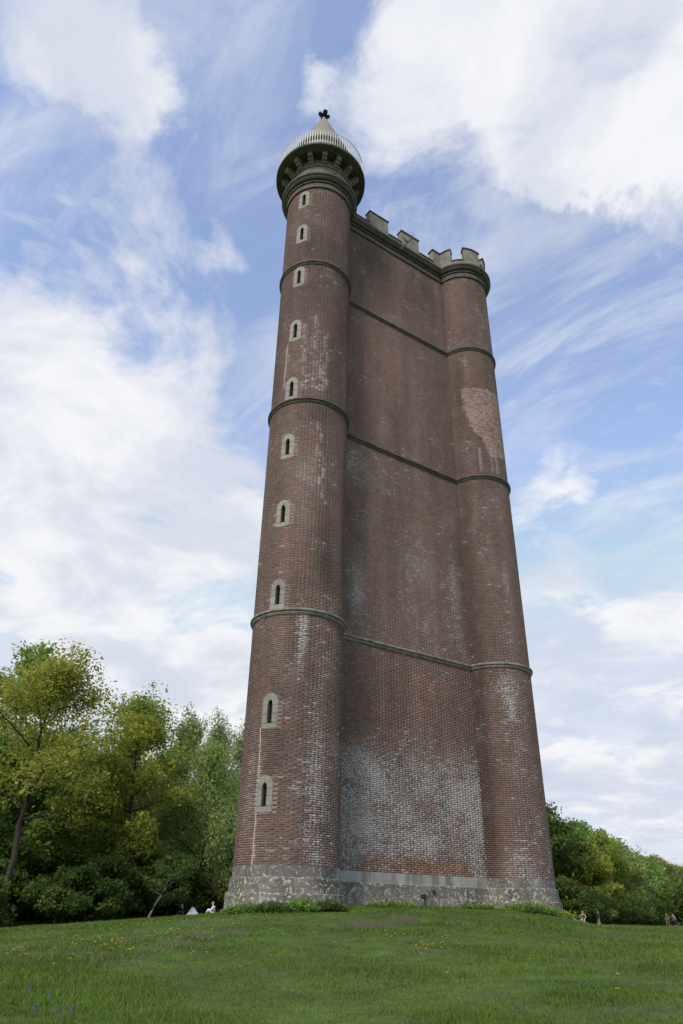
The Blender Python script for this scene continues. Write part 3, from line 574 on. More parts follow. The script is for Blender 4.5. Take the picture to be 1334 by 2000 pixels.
for wi, (wa, wb) in enumerate(WINS):
    H = wb - wa; pal = M['surround'] if wi < 3 else M['surround_pale']; hw = .335; sw = .10
    za, zs_ = wa + .2, wb - .46; zt = wb - .27         # slit: sill, springing, tip
    n_in = 6; arch_in = [(sw * math.cos(t), zs_ + (zt - zs_) * math.sin(t) ** .8) for t in np.linspace(0, math.pi / 2, n_in)]
    arch_out = [(hw * math.cos(t), (wb - .42) + .42 * math.sin(t)) for t in np.linspace(0, math.pi / 2, 8)]
    # niche
    mb = MB(); out = [(-sw - .0, za), (sw, za)] + arch_in + [(-a, b) for a, b in arch_in[::-1][1:]]
    n = len(out); V = [wp(a, b, .02) for a, b in out] + [wp(a, b, -.42) for a, b in out]
    mb.add(V, [(i, (i + 1) % n, n + (i + 1) % n, n + i) for i in range(n)])
    win = mb.build('window', M['surround'], tower)
    MB().add([wp(a * .98, b, -.40) for a, b in out], [tuple(range(n))]).build('pane', M['glass'], win)
    if wi < 2: MB().add([wp(a, b, d) for a, b, d in ((.015, za + .01, -.12), (.04, za + .01, -.12), (.04, zt - .06, -.12), (.015, zt - .04, -.12), (.015, za + .01, -.15), (.04, za + .01, -.15), (.04, zt - .06, -.15), (.015, zt - .04, -.15))], [(0, 1, 2, 3), (1, 5, 6, 2), (4, 0, 3, 7)]).build('glazing_bar', M['grey_metal'], win)
    f = .016 if wi % 3 else .022
    plate('sill', [(-hw - .02, wa), (hw + .02, wa), (hw, za), (-hw, za)], -.12, f + .012, M['surround_pale'] if wi in (2, 3) else pal, win)
    zm = za + (zs_ - za) * (.5 if wi % 2 else .58)
    for sgn in (-1, 1):
        st = 'surround_stone'
        lo_m = M['surround_pale'] if (wi in (2, 3) and sgn < 0) else pal
        plate(st, [(sgn * sw, za), (sgn * hw, za), (sgn * hw, zm), (sgn * sw, zm)][::sgn], -.2, f, lo_m, win)
        plate(st, [(sgn * sw, zm), (sgn * hw, zm), (sgn * hw, zs_), (sgn * sw, zs_)][::sgn], -.2, f - .003, pal, win)
        po_ = [(sgn * a, b) for a, b in arch_in] ; pq = [(sgn * a, b) for a, b in [(hw, zs_)] + arch_out]
        b = MB(); k = len(po_); pqr = pq if len(pq) == k else [pq[int(round(i * (len(pq) - 1) / (k - 1)))] for i in range(k)]
        V = [wp(a + (.0 if abs(a) > .02 else sgn * .004), zz, f + .003) for a, zz in po_] + [wp(a + (.0 if abs(a) > .02 else sgn * .004), zz, f + .003) for a, zz in pqr]
        V += [wp(a + (.0 if abs(a) > .02 else sgn * .004), zz, -.15) for a, zz in po_] + [wp(a + (.0 if abs(a) > .02 else sgn * .004), zz, -.15) for a, zz in pqr]
        Fs = [(i, k + i, k + i + 1, i + 1) for i in range(k - 1)] + [(k + i, 3 * k + i, 3 * k + i + 1, k + i + 1) for i in range(k - 1)] + [(i, i + 1, 2 * k + i + 1, 2 * k + i) for i in range(k - 1)] + [(k - 1, 2 * k - 1, 4 * k - 1, 3 * k - 1), (0, 2 * k, 3 * k, k)]
        b.add(V, Fs).build(st, pal, win)

# ---- crown of the stair turret
def grooved(R, z0, z1, h, g=.012): 
    pr = []; z = z0
    while z < z1 - 1e-6:
        zt = min(z + h, z1); pr += [(R - g, z), (R, z + g), (R, zt - g), (R - g, zt)]; z = zt
    return pr
mb = MB(); mb.lathe(grooved(1.89, 40.38, 41.58, .4), TA, 72); mb.build('drum', M['stone'], tower)
mb = MB(); mb.lathe([(1.80, 41.56), (1.97, 41.58), (1.99, 41.66), (1.95, 41.72), (1.90, 41.73), (1.90, 42.27)], TA, 72); mb.build('drum_moulding', M['stone'], tower)
mb = MB(); mb.lathe([(1.85, 42.30), (2.50, 42.26), (2.53, 42.29), (2.80, 42.33), (2.86, 42.36), (2.87, 42.50), (2.82, 42.54), (1.6, 42.56)], TA, 96); mb.build('gallery_floor', M['ledge'], tower)
to_cam = math.atan2(-TA[1], -TA[0])
cprof = [(1.86, 41.70), (2.06, 41.70), (2.10, 41.82), (2.24, 41.84), (2.28, 41.95), (2.40, 41.98), (2.46, 42.10), (2.46, 42.262), (1.86, 42.285)]
w = .15; t0 = np.array([0., 1.]); V = []
for sgn in (-1, 1):
    for r_, z in cprof: V.append((r_, sgn * w, z))
k = len(cprof); corb = MB().add(V, [(q, q + 1, k + q + 1, k + q) for q in range(k - 1)] + [tuple(range(k))[::-1], tuple(k + q for q in range(k))]).mesh('corbel'); corb.materials.append(M['stone'])
for i in range(16):
    a = to_cam + math.radians(4.2 + 22.5 * i)
    o = link('corbel', corb, None, tower); o.location = (TA[0], TA[1], 0); o.rotation_euler = (0, 0, a)
mb = MB(); mb.lathe(grooved(1.66, 42.50, 44.8, .38), TA, 60); mb.build('upper_turret', M['cone'], tower)
rc = []; nst = 22
for i in range(nst):
    f0, f1 = i / nst, (i + 1) / nst; z0_, z1_ = 45.0 + 4.75 * f0, 45.0 + 4.75 * f1
    r0_, r1_ = 1.82 * (1 - f0) + .08 * f0, 1.82 * (1 - f1) + .08 * f1
    rc += [(r0_ + .012, z0_), (r1_ + .012, z1_ - .012), (r1_ - .004, z1_ - .004)]
mb = MB(); mb.lathe([(1.60, 44.78), (1.84, 44.86), (1.86, 45.0)] + rc + [(.001, 49.78)], TA, 64); mb.build('cone_roof', M['cone'], tower)
rail = MB(); RR_ = 2.735
rail.lathe([(RR_ - .02, 43.86), (RR_ + .02, 43.86), (RR_ + .02, 43.90), (RR_ - .02, 43.90), (RR_ - .02, 43.86)], TA, 96); rail.lathe([(RR_ - .012, 42.66), (RR_ + .012, 42.66), (RR_ + .012, 42.69), (RR_ - .012, 42.69), (RR_ - .012, 42.66)], TA, 96)
ra = rail.build('railing', M['white_metal'], tower)
barm = MB().box((RR_, 0, 43.2), (.014, .019, .67)).mesh('rail_bar'); barm.materials.append(M['white_metal'])
for i in range(108):
    o = link('rail_bar', barm, None, ra); o.location = (TA[0], TA[1], 0); o.rotation_euler = (0, 0, i * 2 * math.pi / 108)
# finial: short stem with four dark curled leaves and a bud
fin = MB(); fin.tube([(*TA, 49.7), (*TA, 50.0), (*TA, 50.25), (*TA, 50.5)], [.09, .10, .13, .05], 8); fo = fin.build('finial', M['iron'], tower, True)
for i in range(4):
    a = math.radians(-70 + 90 * i); ca, sa = math.cos(a), math.sin(a); V = []; secs = []
    path = [(.04, 50.0, .06), (.14, 49.98, .13), (.25, 50.02, .17), (.34, 50.09, .15), (.40, 50.10, .09), (.42, 50.05, .02)]
    mb = MB()
    for (r_, z, wd) in path:
        for (sx, sz) in ((-1, -.3), (0, -.75), (1, -.3), (1, .3), (0, .75), (-1, .3)):
            V.append((TA[0] + r_ * ca - sx * wd * sa, TA[1] + r_ * sa + sx * wd * ca, z + sz * .11 * (wd / .19 + .2)))
    n = len(path); Fs = [(i_ * 6 + k_, i_ * 6 + (k_ + 1) % 6, (i_ + 1) * 6 + (k_ + 1) % 6, (i_ + 1) * 6 + k_) for i_ in range(n - 1) for k_ in range(6)] + [tuple(range(6))[::-1], tuple((n - 1) * 6 + k_ for k_ in range(6))]
    mb.add(V, Fs).build('finial_leaf', M['iron'], fo, True)

# ---- battlements
PB, PM, PO = 40.40, 42.10, .14      # parapet base, merlon top, outward offset
def wbox(t0, t1, z0, z1, o0, o1):
    c = TA + WT * (t0 + t1) / 2 + WN * (WOFF + (o0 + o1) / 2); return ((c[0], c[1], (z0 + z1) / 2), ((t1 - t0) / 2, (o1 - o0) / 2, (z1 - z0) / 2), math.atan2(WT[1], WT[0]))
par = MB().box(*wbox(1.6, AB - 1.75, PB, 40.93, PO - .42, PO)).build('parapet', M['stone'], tower)
for (a, b) in ((1.9, 3.60), (5.17, 6.28), (7.83, 9.08)):
    MB().box(*wbox(a + .003, b - .003, 40.932, 41.01, PO - .46, PO + .05)).build('coping', M['ledge'], par)
def merlon(t0, t1):
    m_ = MB().box(*wbox(t0, t1, 40.94, PM, PO - .42, PO - .002)).build('merlon', M['stone'], tower)
    MB().box(*wbox(t0 - .06, t1 + .06, PM + .002, PM + .10, PO - .47, PO + .055), top=.97).build('coping', M['ledge'], m_)
merlon(3.62, 5.15); merlon(6.30, 7.81)
def arc_solid(name, a0, a1, r0, r1, z0, z1, m, parent, n=10):
    return MB().lathe([(r0, z0), (r1, z0), (r1, z1), (r0, z1), (r0, z0)], TB, n, math.radians(a0), math.radians(a1)).build(name, m, parent)
PR = RB + PO
parB = arc_solid('parapet', -142, 130, PR - .42, PR, PB + .01, 40.935, M['stone'], tower, 48)
arc_solid('coping', -111.5, -87, PR - .46, PR + .05, 40.937, 41.01, M['ledge'], parB); arc_solid('coping', -48.5, -33, PR - .46, PR + .05, 40.937, 41.01, M['ledge'], parB)
# corner merlon, bent between wall and turret
mc = MB().box(*wbox(9.10, AB - 1.72, 40.94, PM, PO - .42, PO - .002)).build('merlon', M['stone'], tower)
MB().box(*wbox(9.04, AB - 1.75, PM + .002, PM + .10, PO - .47, PO + .055)).build('coping', M['ledge'], mc)
arc_solid('corner_piece', -141, -112, PR - .41, PR - .004, 40.94, PM - .003, M['stone'], mc); arc_solid('coping', -138, -110.5, PR - .47, PR + .055, PM + .005, PM + .097, M['ledge'], mc)
for (a, b) in ((-86.5, -49), (-33, -5), (20, 50), (75, 110)):
    m_ = arc_solid('merlon', a, b, PR - .42, PR - .002, 40.94, PM, M['stone'], tower); arc_solid('coping', a - 1.7, b + 1.7, PR - .47, PR + .055, PM + .002, PM + .10, M['ledge'], m_)
for (P, Q) in ((TB, TCn), (TCn, TA)):
    d = (Q - P) / np.linalg.norm(Q - P); n = np.array([d[1], -d[0]]); bar('parapet', P + n * .28 + d * 1.5, n, d, AB - 3, [(-.3, 40.35), (PO, 40.35), (PO, 40.9), (-.3, 40.9)], M['stone'])
    for tt in (3.4, 6.0, 8.4): bar('merlon', P + n * .28 + d * tt, n, d, 1.5, [(-.28, 40.88), (PO - .003, 40.88), (PO - .003, 42.1), (-.28, 42.1)], M['stone'])

# ---- spout on the cornice and pipe at the plinth
sp = MB(); P0 = TA + WT * 6.1 + WN * (WOFF + .25)
q0 = np.array([*P0, 40.02]); q1 = q0 + np.array([*(WN * 1.05 + WT * .1), .12]); sp.tube([q0, (q0 + q1) / 2, q1], [.06, .055, .05], 7)
o = sp.build('water_spout', M['grey_metal'], tower)
a_ = q0 * .35 + q1 * .65; tt = np.array([*WT, 0.]); MB().tube([a_ - tt * .42 + [0, 0, .16], a_ - tt * .2, a_ + [0, 0, .02]], [.02, .035, .04], 6).build('bracket', M['iron'], o)
MB().tube([q1, q1 + tt * .02 + [0, 0, .05], q1 + np.array([*(WN * .14), .34])], [.035, .035, .012], 6).build('prong', M['iron'], o)
b_ = wbox(6.13, 6.18, 1.5, 2.23, .21, .25); o = MB().box(*b_).build('drain_pipe', M['iron'], tower); MB().box(*wbox(6.04, 6.24, 2.14, 2.26, .12, .26)).build('junction_box', M['iron'], o)
MB().box(*wbox(6.68, 6.82, 2.31, 2.42, .10, .15)).build('wall_lamp', M['iron'], tower)
print('tower done')

# ------------------------------------------------------------------ vegetation
def leaves(C, S, n, size, cols, rng, droop=0.0, aspect=.55):
    """n leaves round each cluster centre C (k,3) with spreads S (k,3); cols (k,3)"""
    k = len(C); idx = np.repeat(np.arange(k), n); m = len(idx)
    u = rng.normal(0, 1, (m, 3)); u /= np.maximum(1, np.linalg.norm(u, axis=1) / 1.9)[:, None]
    p = C[idx] + u * S[idx]
    nr = rng.normal(0, 1, (m, 3)); nr[:, 2] = np.abs(nr[:, 2]) + .35; nr /= np.linalg.norm(nr, axis=1)[:, None]
    a = np.cross(nr, rng.normal(0, 1, (m, 3))); 
    if droop: a[:, 2] -= droop
    a /= np.linalg.norm(a, axis=1)[:, None]; b = np.cross(nr, a); sz = size * np.exp(rng.normal(-.05, .38, m))[:, None]
    V = np.stack([p - a * sz, p + b * sz * aspect, p + a * sz, p - b * sz * aspect], 1).reshape(-1, 3); Fs = np.arange(m * 4).reshape(m, 4)
    c = cols[idx] * rng.uniform(.72, 1.3, (m, 1)); return V, Fs, np.c_[c, np.ones(m)]
PAL = {   # (dark, light)
    'oak': ((0.223, 0.249, 0.048), (0.42, 0.42, 0.078)), 'lime': ((0.203, 0.255, 0.045), (0.42, 0.42, 0.068)), 'green': ((0.114, 0.217, 0.048), (0.263, 0.376, 0.078)), 'deep': ((0.069, 0.116, 0.03), (0.144, 0.2, 0.045)),
    'birch': ((0.227, 0.298, 0.118), (0.422, 0.454, 0.197)), 'willow': ((0.205, 0.286, 0.091), (0.376, 0.454, 0.144)), 'bush': ((0.056, 0.106, 0.024), (0.13, 0.195, 0.041)), 'brown': ((0.21, 0.223, 0.066), (0.342, 0.329, 0.105)), 'olive': ((0.18, 0.261, 0.053), (0.331, 0.404, 0.078))}
def tree_meshes(H, R, seed, pal, nleaf=24000, leaf=.14, lean=(0, 0), base=.18, limbs=16, kind='round', trunk_r=None, bark='bark', nclus=None, sparse=1.0):
    rng = np.random.default_rng(seed); wood = MB(); tr = trunk_r or H * .017
    nt = 9; tp = [];
    for i in range(nt):
        f = i / (nt - 1); tp.append(np.array([lean[0] * f ** .8, lean[1] * f ** .8, H * .86 * f]) + np.array([*(rng.normal(0, .012 * H, 2) * min(1, f * 3)), 0]))
    tp[0] = np.array([0, 0, -.4]); wood.tube(tp, [tr * (1.35 if i == 0 else (1 - .82 * i / (nt - 1))) for i in range(nt)], 7)
    C, S = [], []
    def env(f):     # crown radius against relative height
        if kind == 'round': return R * max(.12, math.sin(math.pi * min(1, max(0, (f - base * .6) / (1.02 - base * .6))) ** .8)) ** .75
        if kind == 'birch': return R * max(.15, math.sin(math.pi * min(1, (f - base * .5) / (1.02 - base * .5)) ** .62)) ** .9
        return R * max(.2, math.sqrt(max(0, 1 - (f * 1.02) ** 2.2)))    # bush
    for i in range(limbs):
        f = base + (.93 - base) * ((i + rng.random() * .8) / limbs); j = min(nt - 2, int(f / .86 * (nt - 1))); fr = min(1, max(0, f / .86 * (nt - 1) - j))
        p0 = tp[j] * (1 - fr) + tp[j + 1] * fr; az = i * 2.4 + rng.normal(0, .35); Ln = env(min(1, f + .1)) * rng.uniform(.8, 1.12); up = rng.uniform(.25, .65) if kind != 'birch' else rng.uniform(.5, 1.0)
        d = np.array([math.cos(az), math.sin(az), 0.]); pts = [p0]
        for q in (.33, .66, 1.0):
            pts.append(p0 + d * Ln * q + np.array([0, 0, Ln * up * (q - .28 * q * q)]) + rng.normal(0, .05 * Ln, 3) * (q))
        r0 = tr * (1 - .8 * f) * .55; wood.tube(pts, [r0, r0 * .7, r0 * .42, r0 * .16], 5, False)
        ns = 7
        for q in range(ns):
            g = .3 + .7 * (q + rng.random()) / ns; a = min(2, int(g * 3)); h = g * 3 - a; s0 = pts[a] * (1 - h) + pts[a + 1] * h
            dd = rng.normal(0, 1, 3); dd[2] = abs(dd[2]) * .6 + .1; dd = dd / np.linalg.norm(dd); dd = dd * .7 + d * .3; s1 = s0 + dd * Ln * rng.uniform(.18, .42)
            wood.tube([s0, (s0 + s1) / 2 + rng.normal(0, .04 * Ln, 3), s1], [r0 * .3, r0 * .2, r0 * .08], 4, False)
            for e_ in (1.0, .55): C.append(s0 + (s1 - s0) * e_ + rng.normal(0, .12 * R * .3, 3)); S.append(rng.uniform(.6, 1.25) * R * .13)
    # top leaders
    for i in range(8):
        d = rng.normal(0, 1, 3); d[2] = abs(d[2]) + 1.2; d /= np.linalg.norm(d); s1 = tp[-1] + d * H * rng.uniform(.06, .15)
        wood.tube([tp[-1], s1], [tr * .15, tr * .04], 4, False); C.append(s1); S.append(R * .10); C.append(tp[-1] + (s1 - tp[-1]) * .5); S.append(R * .13)
    C = np.array(C); S = np.array(S); S3 = np.c_[S * 1.15, S * 1.15, S * (.75 if kind != 'birch' else 1.5)]
    C[:, 2] = np.maximum(C[:, 2], H * .03 + .3)
    lo, hi = np.array(PAL[pal][0]), np.array(PAL[pal][1]); r_ = rng.random((len(C), 1)); cols = lo * (1 - r_) + hi * r_
    if sparse < 1: keep = rng.random(len(C)) < sparse; C, S3, cols = C[keep], S3[keep], cols[keep]
    n = max(1, int(nleaf / len(C))); Vl, Fl, cl = leaves(C, S3, n, leaf, cols, rng, .8 if kind == 'birch' else 0)
    wm = wood.mesh('trunk'); wm.materials.append(M[bark]); cm = poly_mesh('crown', Vl, Fl, False, {'col': cl}); cm.materials.append(M['leaf'])
    return wm, cm
def place(name, ms, x, y, label, cat, group=None, rz=0.0, sc_=(1, 1, 1), sink=.1):
    r = empty(name, (x, y, tz1(x, y) - sink), rz); r.scale = sc_; tag(r, label, cat, group)
    link('trunk', ms[0], None, r); link('crown', ms[1], None, r); return r
def topz(u, v, D): d = ray(u, v); return EYE + D * d[2] / math.hypot(d[0], d[1])
def tree_at(name, u, D, vtop, Rm, seed, pal, label, cat='tree', utop=None, **k):
    p = at(u, D); H = topz(utop if utop is not None else u, vtop, D) - tz1(*p)
    kk = dict(k); lean = kk.pop('lean', None)
    if lean is None and utop is not None:
        q = ray(utop, vtop); h = math.hypot(q[0], q[1]); e = np.array([q[0] / h * D, q[1] / h * D]) - p; lean = tuple(e)
    ms = tree_meshes(H, Rm, seed, pal, lean=lean or (0, 0), **kk)
    return place(name, ms, p[0], p[1], label, cat, 'trees at the edge of the wood' if cat == 'tree' else 'bushes along the wood edge'), ms, H
GL = 'left wood'
T = {}
T['oak'] = tree_at('oak_tree', -8, 62, 1262, 6.6, 1, 'oak', 'tall yellow olive oak with a leaning dark trunk at the far left', utop=125, nleaf=23000, leaf=.12, base=.34, limbs=20, sparse=.9, trunk_r=.30)
T['ash'] = tree_at('broadleaf_tree', -45, 74, 1232, 6.0, 2, 'green', 'fresh green tree showing only its crown top in the left corner of the wood', nleaf=20000, leaf=.17, base=.2)
T['lime'] = tree_at('broadleaf_tree', 222, 68, 1375, 4.6, 3, 'lime', 'bright yellow green tree beside the oak', nleaf=25000, leaf=.12, base=.12, limbs=20)
T['maple'] = tree_at('broadleaf_tree', 225, 76, 1335, 6.4, 4, 'olive', 'airy light green crown rising behind the bright yellow green tree', nleaf=20000, leaf=.12, base=.3)
T['pale'] = tree_at('broadleaf_tree', 2, 72, 1430, 4.4, 5, 'green', 'mid green tree standing behind the leaning oak trunk at the left border', utop=8, nleaf=20000, leaf=.14, base=.25)
T['birch'] = tree_at('birch_tree', 322, 80, 1384, 3.7, 6, 'birch', 'grey green birch with a narrow rounded top, left of the drooping willow', nleaf=26000, leaf=.12, base=.12, kind='birch', limbs=18)
T['willow'] = tree_at('willow_tree', 385, 74, 1450, 5.2, 7, 'willow', 'broad drooping grey green willow left of the tower', nleaf=26000, leaf=.11, base=.1, kind='birch', limbs=20)
T['thin'] = tree_at('birch_tree', 398, 88, 1392, 4.0, 8, 'birch', 'thin leaved birch with see-through top behind the willow', nleaf=12000, leaf=.12, base=.35, kind='birch', bark='bark_pale', sparse=.8)
T['edge'] = tree_at('birch_tree', 455, 92, 1415, 4.2, 9, 'birch', 'pale sparse birch close to the left side of the brick turret', nleaf=16000, leaf=.13, base=.2, kind='birch', bark='bark_pale')
T['edge2'] = tree_at('broadleaf_tree', 462, 82, 1560, 4.0, 10, 'green', 'low fresh green tree touching the left edge of the turret', nleaf=22000, leaf=.15, base=.1)
T['mid'] = tree_at('broadleaf_tree', 140, 72, 1480, 4.5, 12, 'olive', 'olive green tree under the right half of the oak crown', nleaf=18000, leaf=.16, base=.15)
T['b1'] = tree_at('bush', 150, 61, 1700, 2.8, 13, 'bush', 'bright leafy hazel bush right of the leaning oak trunk', 'bush', nleaf=16000, leaf=.13, base=.06, kind='bush', limbs=12, trunk_r=.08)
T['b2'] = tree_at('bush', 110, 61, 1735, 2.4, 14, 'deep', 'deep green bush below the leaning oak trunk', 'bush', nleaf=14000, leaf=.13, base=.06, kind='bush', limbs=12, trunk_r=.08)
T['b3'] = tree_at('bush', 245, 66, 1640, 2.9, 15, 'deep', 'dark green bush under the bright yellow green tree', 'bush', nleaf=14000, leaf=.13, base=.06, kind='bush', limbs=12, trunk_r=.08)
T['b4'] = tree_at('bush', 432, 74, 1712, 2.3, 16, 'brown', 'brownish green bush beside the foot of the tower', 'bush', nleaf=12000, leaf=.11, base=.06, kind='bush', limbs=12, trunk_r=.06)
T['sap'] = tree_at('sapling', 285, 63, 1662, 2.4, 17, 'bush', 'young thin tree with pale leaning stems in front of the willow', 'tree', utop=352, nleaf=3200, leaf=.09, base=.30, limbs=14, sparse=.6, trunk_r=.09, bark='bark_pale')
T['b5'] = tree_at('bush', 350, 72, 1690, 2.8, 18, 'deep', 'dark bush behind the pale stemmed sapling', 'bush', nleaf=12000, leaf=.13, base=.06, kind='bush', limbs=12, trunk_r=.06)
T['b6'] = tree_at('bush', -75, 59, 1700, 2.8, 19, 'deep', 'dark bush at the left border of the wood', 'bush', nleaf=12000, leaf=.13, base=.06, kind='bush', limbs=12, trunk_r=.06)
# more trees of the same kinds deeper in the wood and round the clearing (copies that share meshes)
def again(key, x, y, s, rz, label, cat='tree', group='trees deeper in the wood'):
    src, ms, H = T[key]; return place(src.name.split('.')[0], ms, x, y, label, cat, group, rz, (s, s, s * random.uniform(.92, 1.06)))
random.seed(8)
deep = [(-60, 88, 'ash'), (30, 84, 'mid'), (95, 90, 'lime'), (160, 92, 'edge2'), (225, 94, 'mid'), (290, 96, 'edge2'), (350, 100, 'mid'), (420, 100, 'edge2'), (480, 96, 'mid'), (60, 100, 'edge2'), (190, 104, 'ash'), (330, 112, 'mid'), (-130, 84, 'lime'), (-180, 82, 'mid'), (-110, 92, 'edge2'), (540, 110, 'mid')]
for i, (u, D, k) in enumerate(deep):
    p = at(u, D); H = T[k][2]; want = 17.0 if u < 260 else 15.0
    again(k, p[0], p[1], want / H * random.uniform(.9, 1.08), random.uniform(0, 6.28), 'background tree filling the wood behind the front row on the left')
for i, (u, D, k) in enumerate([(-90, 60, 'b1'), (-40, 66, 'b3'), (30, 70, 'b3'), (110, 74, 'b5'), (190, 72, 'b3'), (270, 80, 'b5'), (310, 84, 'b3'), (400, 86, 'b5'), (460, 88, 'b3'), (115, 66, 'b2'), (200, 64, 'b5'), (300, 72, 'b5')]):
    p = at(u, D); again(k, p[0], p[1], random.uniform(.95, 1.25), random.uniform(0, 6.28), 'dark undergrowth bush among the trunks of the left wood', 'bush', 'undergrowth of the wood')
# right wood, receding
rt = [(1082, 103, 1592, 5.2, 'deep', 'dark green tree touching the right side of the tower'), (1128, 112, 1612, 4.6, 'green', 'mid green tree right of the dark one by the tower'),
      (1162, 106, 1650, 3.6, 'lime', 'yellow green tree in the middle of the right wood, brightest there'), (1188, 124, 1626, 5.4, 'olive', 'tall olive tree rising behind the brightest one of the right wood'),
      (1228, 132, 1664, 5.0, 'willow', 'soft grey green tree right of the tall olive one'), (1262, 152, 1676, 5.2, 'green', 'green tree in the right wood, left of the brown tinted crown'),
      (1296, 178, 1670, 5.8, 'brown', 'brown tinted tree in the right wood above the two distant walkers'), (1335, 190, 1690, 6.0, 'olive', 'olive tree cut by the right border of the picture')]
for i, (u, D, vt, Rm, pal, lab) in enumerate(rt):
    T['r%d' % i] = tree_at('broadleaf_tree', u, D, vt, Rm, 40 + i, pal, lab, nleaf=22000, leaf=.16, base=.08, limbs=16)
T['rb0'] = tree_at('bush', 1145, 99, 1735, 3.2, 60, 'deep', 'dark bush behind the standing man in blue', 'bush', nleaf=12000, leaf=.115, base=.05, kind='bush', limbs=12, trunk_r=.06)
T['rb1'] = tree_at('bush', 1200, 112, 1745, 3.4, 61, 'bush', 'fresh green bush at the foot of the right wood', 'bush', nleaf=12000, leaf=.115, base=.05, kind='bush', limbs=12, trunk_r=.06)
for i, (u, D, k, s) in enumerate([(1095, 103, 'rb0', 1.1), (1120, 108, 'rb0', 1.2), (1172, 108, 'rb1', .9), (1225, 124, 'rb0', 1.1), (1248, 140, 'rb1', 1.2), (1278, 158, 'rb0', 1.2), (1345, 175, 'rb1', 1.3), (1322, 192, 'rb0', 1.4), (1300, 196, 'rb0', 1.4), (1068, 100, 'rb0', 1.2), (1370, 170, 'rb0', 1.3)]):
    p = at(u, D); again(k, p[0], p[1], s, random.uniform(0, 6.28), 'bush along the foot of the right hand wood', 'bush', 'bushes along the right wood')
for i, (u, D, k, H_) in enumerate([(1050, 112, 'r0', 14), (1105, 128, 'r0', 14), (1150, 138, 'r1', 14), (1210, 150, 'r3', 13), (1250, 170, 'r4', 13), (1285, 200, 'r5', 14), (1325, 220, 'r5', 14), (1370, 205, 'r3', 14), (1420, 190, 'r0', 14), (1470, 170, 'r1', 14), (1000, 120, 'r0', 14), (930, 125, 'r1', 14), (850, 128, 'r5', 14), (770, 126, 'r0', 14), (690, 124, 'r3', 14), (610, 118, 'r1', 14), (1390, 230, 'r5', 14)]):
    p = at(u, D); again(k, p[0], p[1], H_ / T[k][2] * random.uniform(.92, 1.05), random.uniform(0, 6.28), 'background tree of the wood to the right of and behind the tower', group='trees of the wood behind the tower')
def far_wood(a0, a1, D0, D1, H0, H1, seed, label):
    rng = np.random.default_rng(seed); k = 900; f = rng.random(k); D = D0 + (D1 - D0) * f + rng.uniform(-4, 4, k); a = np.radians(a0 + (a1 - a0) * f)
    x = D * np.sin(a); y = D * np.cos(a); H = H0 + (H1 - H0) * f; z = tz(x, y) + H * rng.random(k) ** .9 * (.7 + .3 * fbm(f * 40, f * 0, 3, 3))
    lo, hi = np.array(PAL['deep'][0]), np.array(PAL['olive'][1]); r_ = rng.random((k, 1)) ** 2; V, Fs, c = leaves(np.c_[x, y, z], np.tile([[1.9, 1.9, 1.3]], (k, 1)), 42, .34, lo * (1 - r_) + hi * r_, rng)
    o = link('distant_wood', poly_mesh('distant_wood', V, Fs, False, {'col': c}), M['leaf']); tag(o, label, 'wood', kind='stuff')
far_wood(-50, -6, 92, 118, 9, 11, 1, 'dense mass of the wood closing the view behind the left trees')
far_wood(-7, 16, 122, 140, 9, 10, 2, 'dense mass of the wood behind the tower')
far_wood(15, 40, 132, 255, 8.5, 10, 3, 'dense mass of the wood closing the view behind the right trees')
far_wood(14, 24.5, 110, 205, 3.5, 4, 4, 'dark undergrowth along the foot of the right wood')
far_wood(-32, -8, 76, 96, 5, 6, 5, 'dark undergrowth between the trunks of the left wood')
print('trees done')

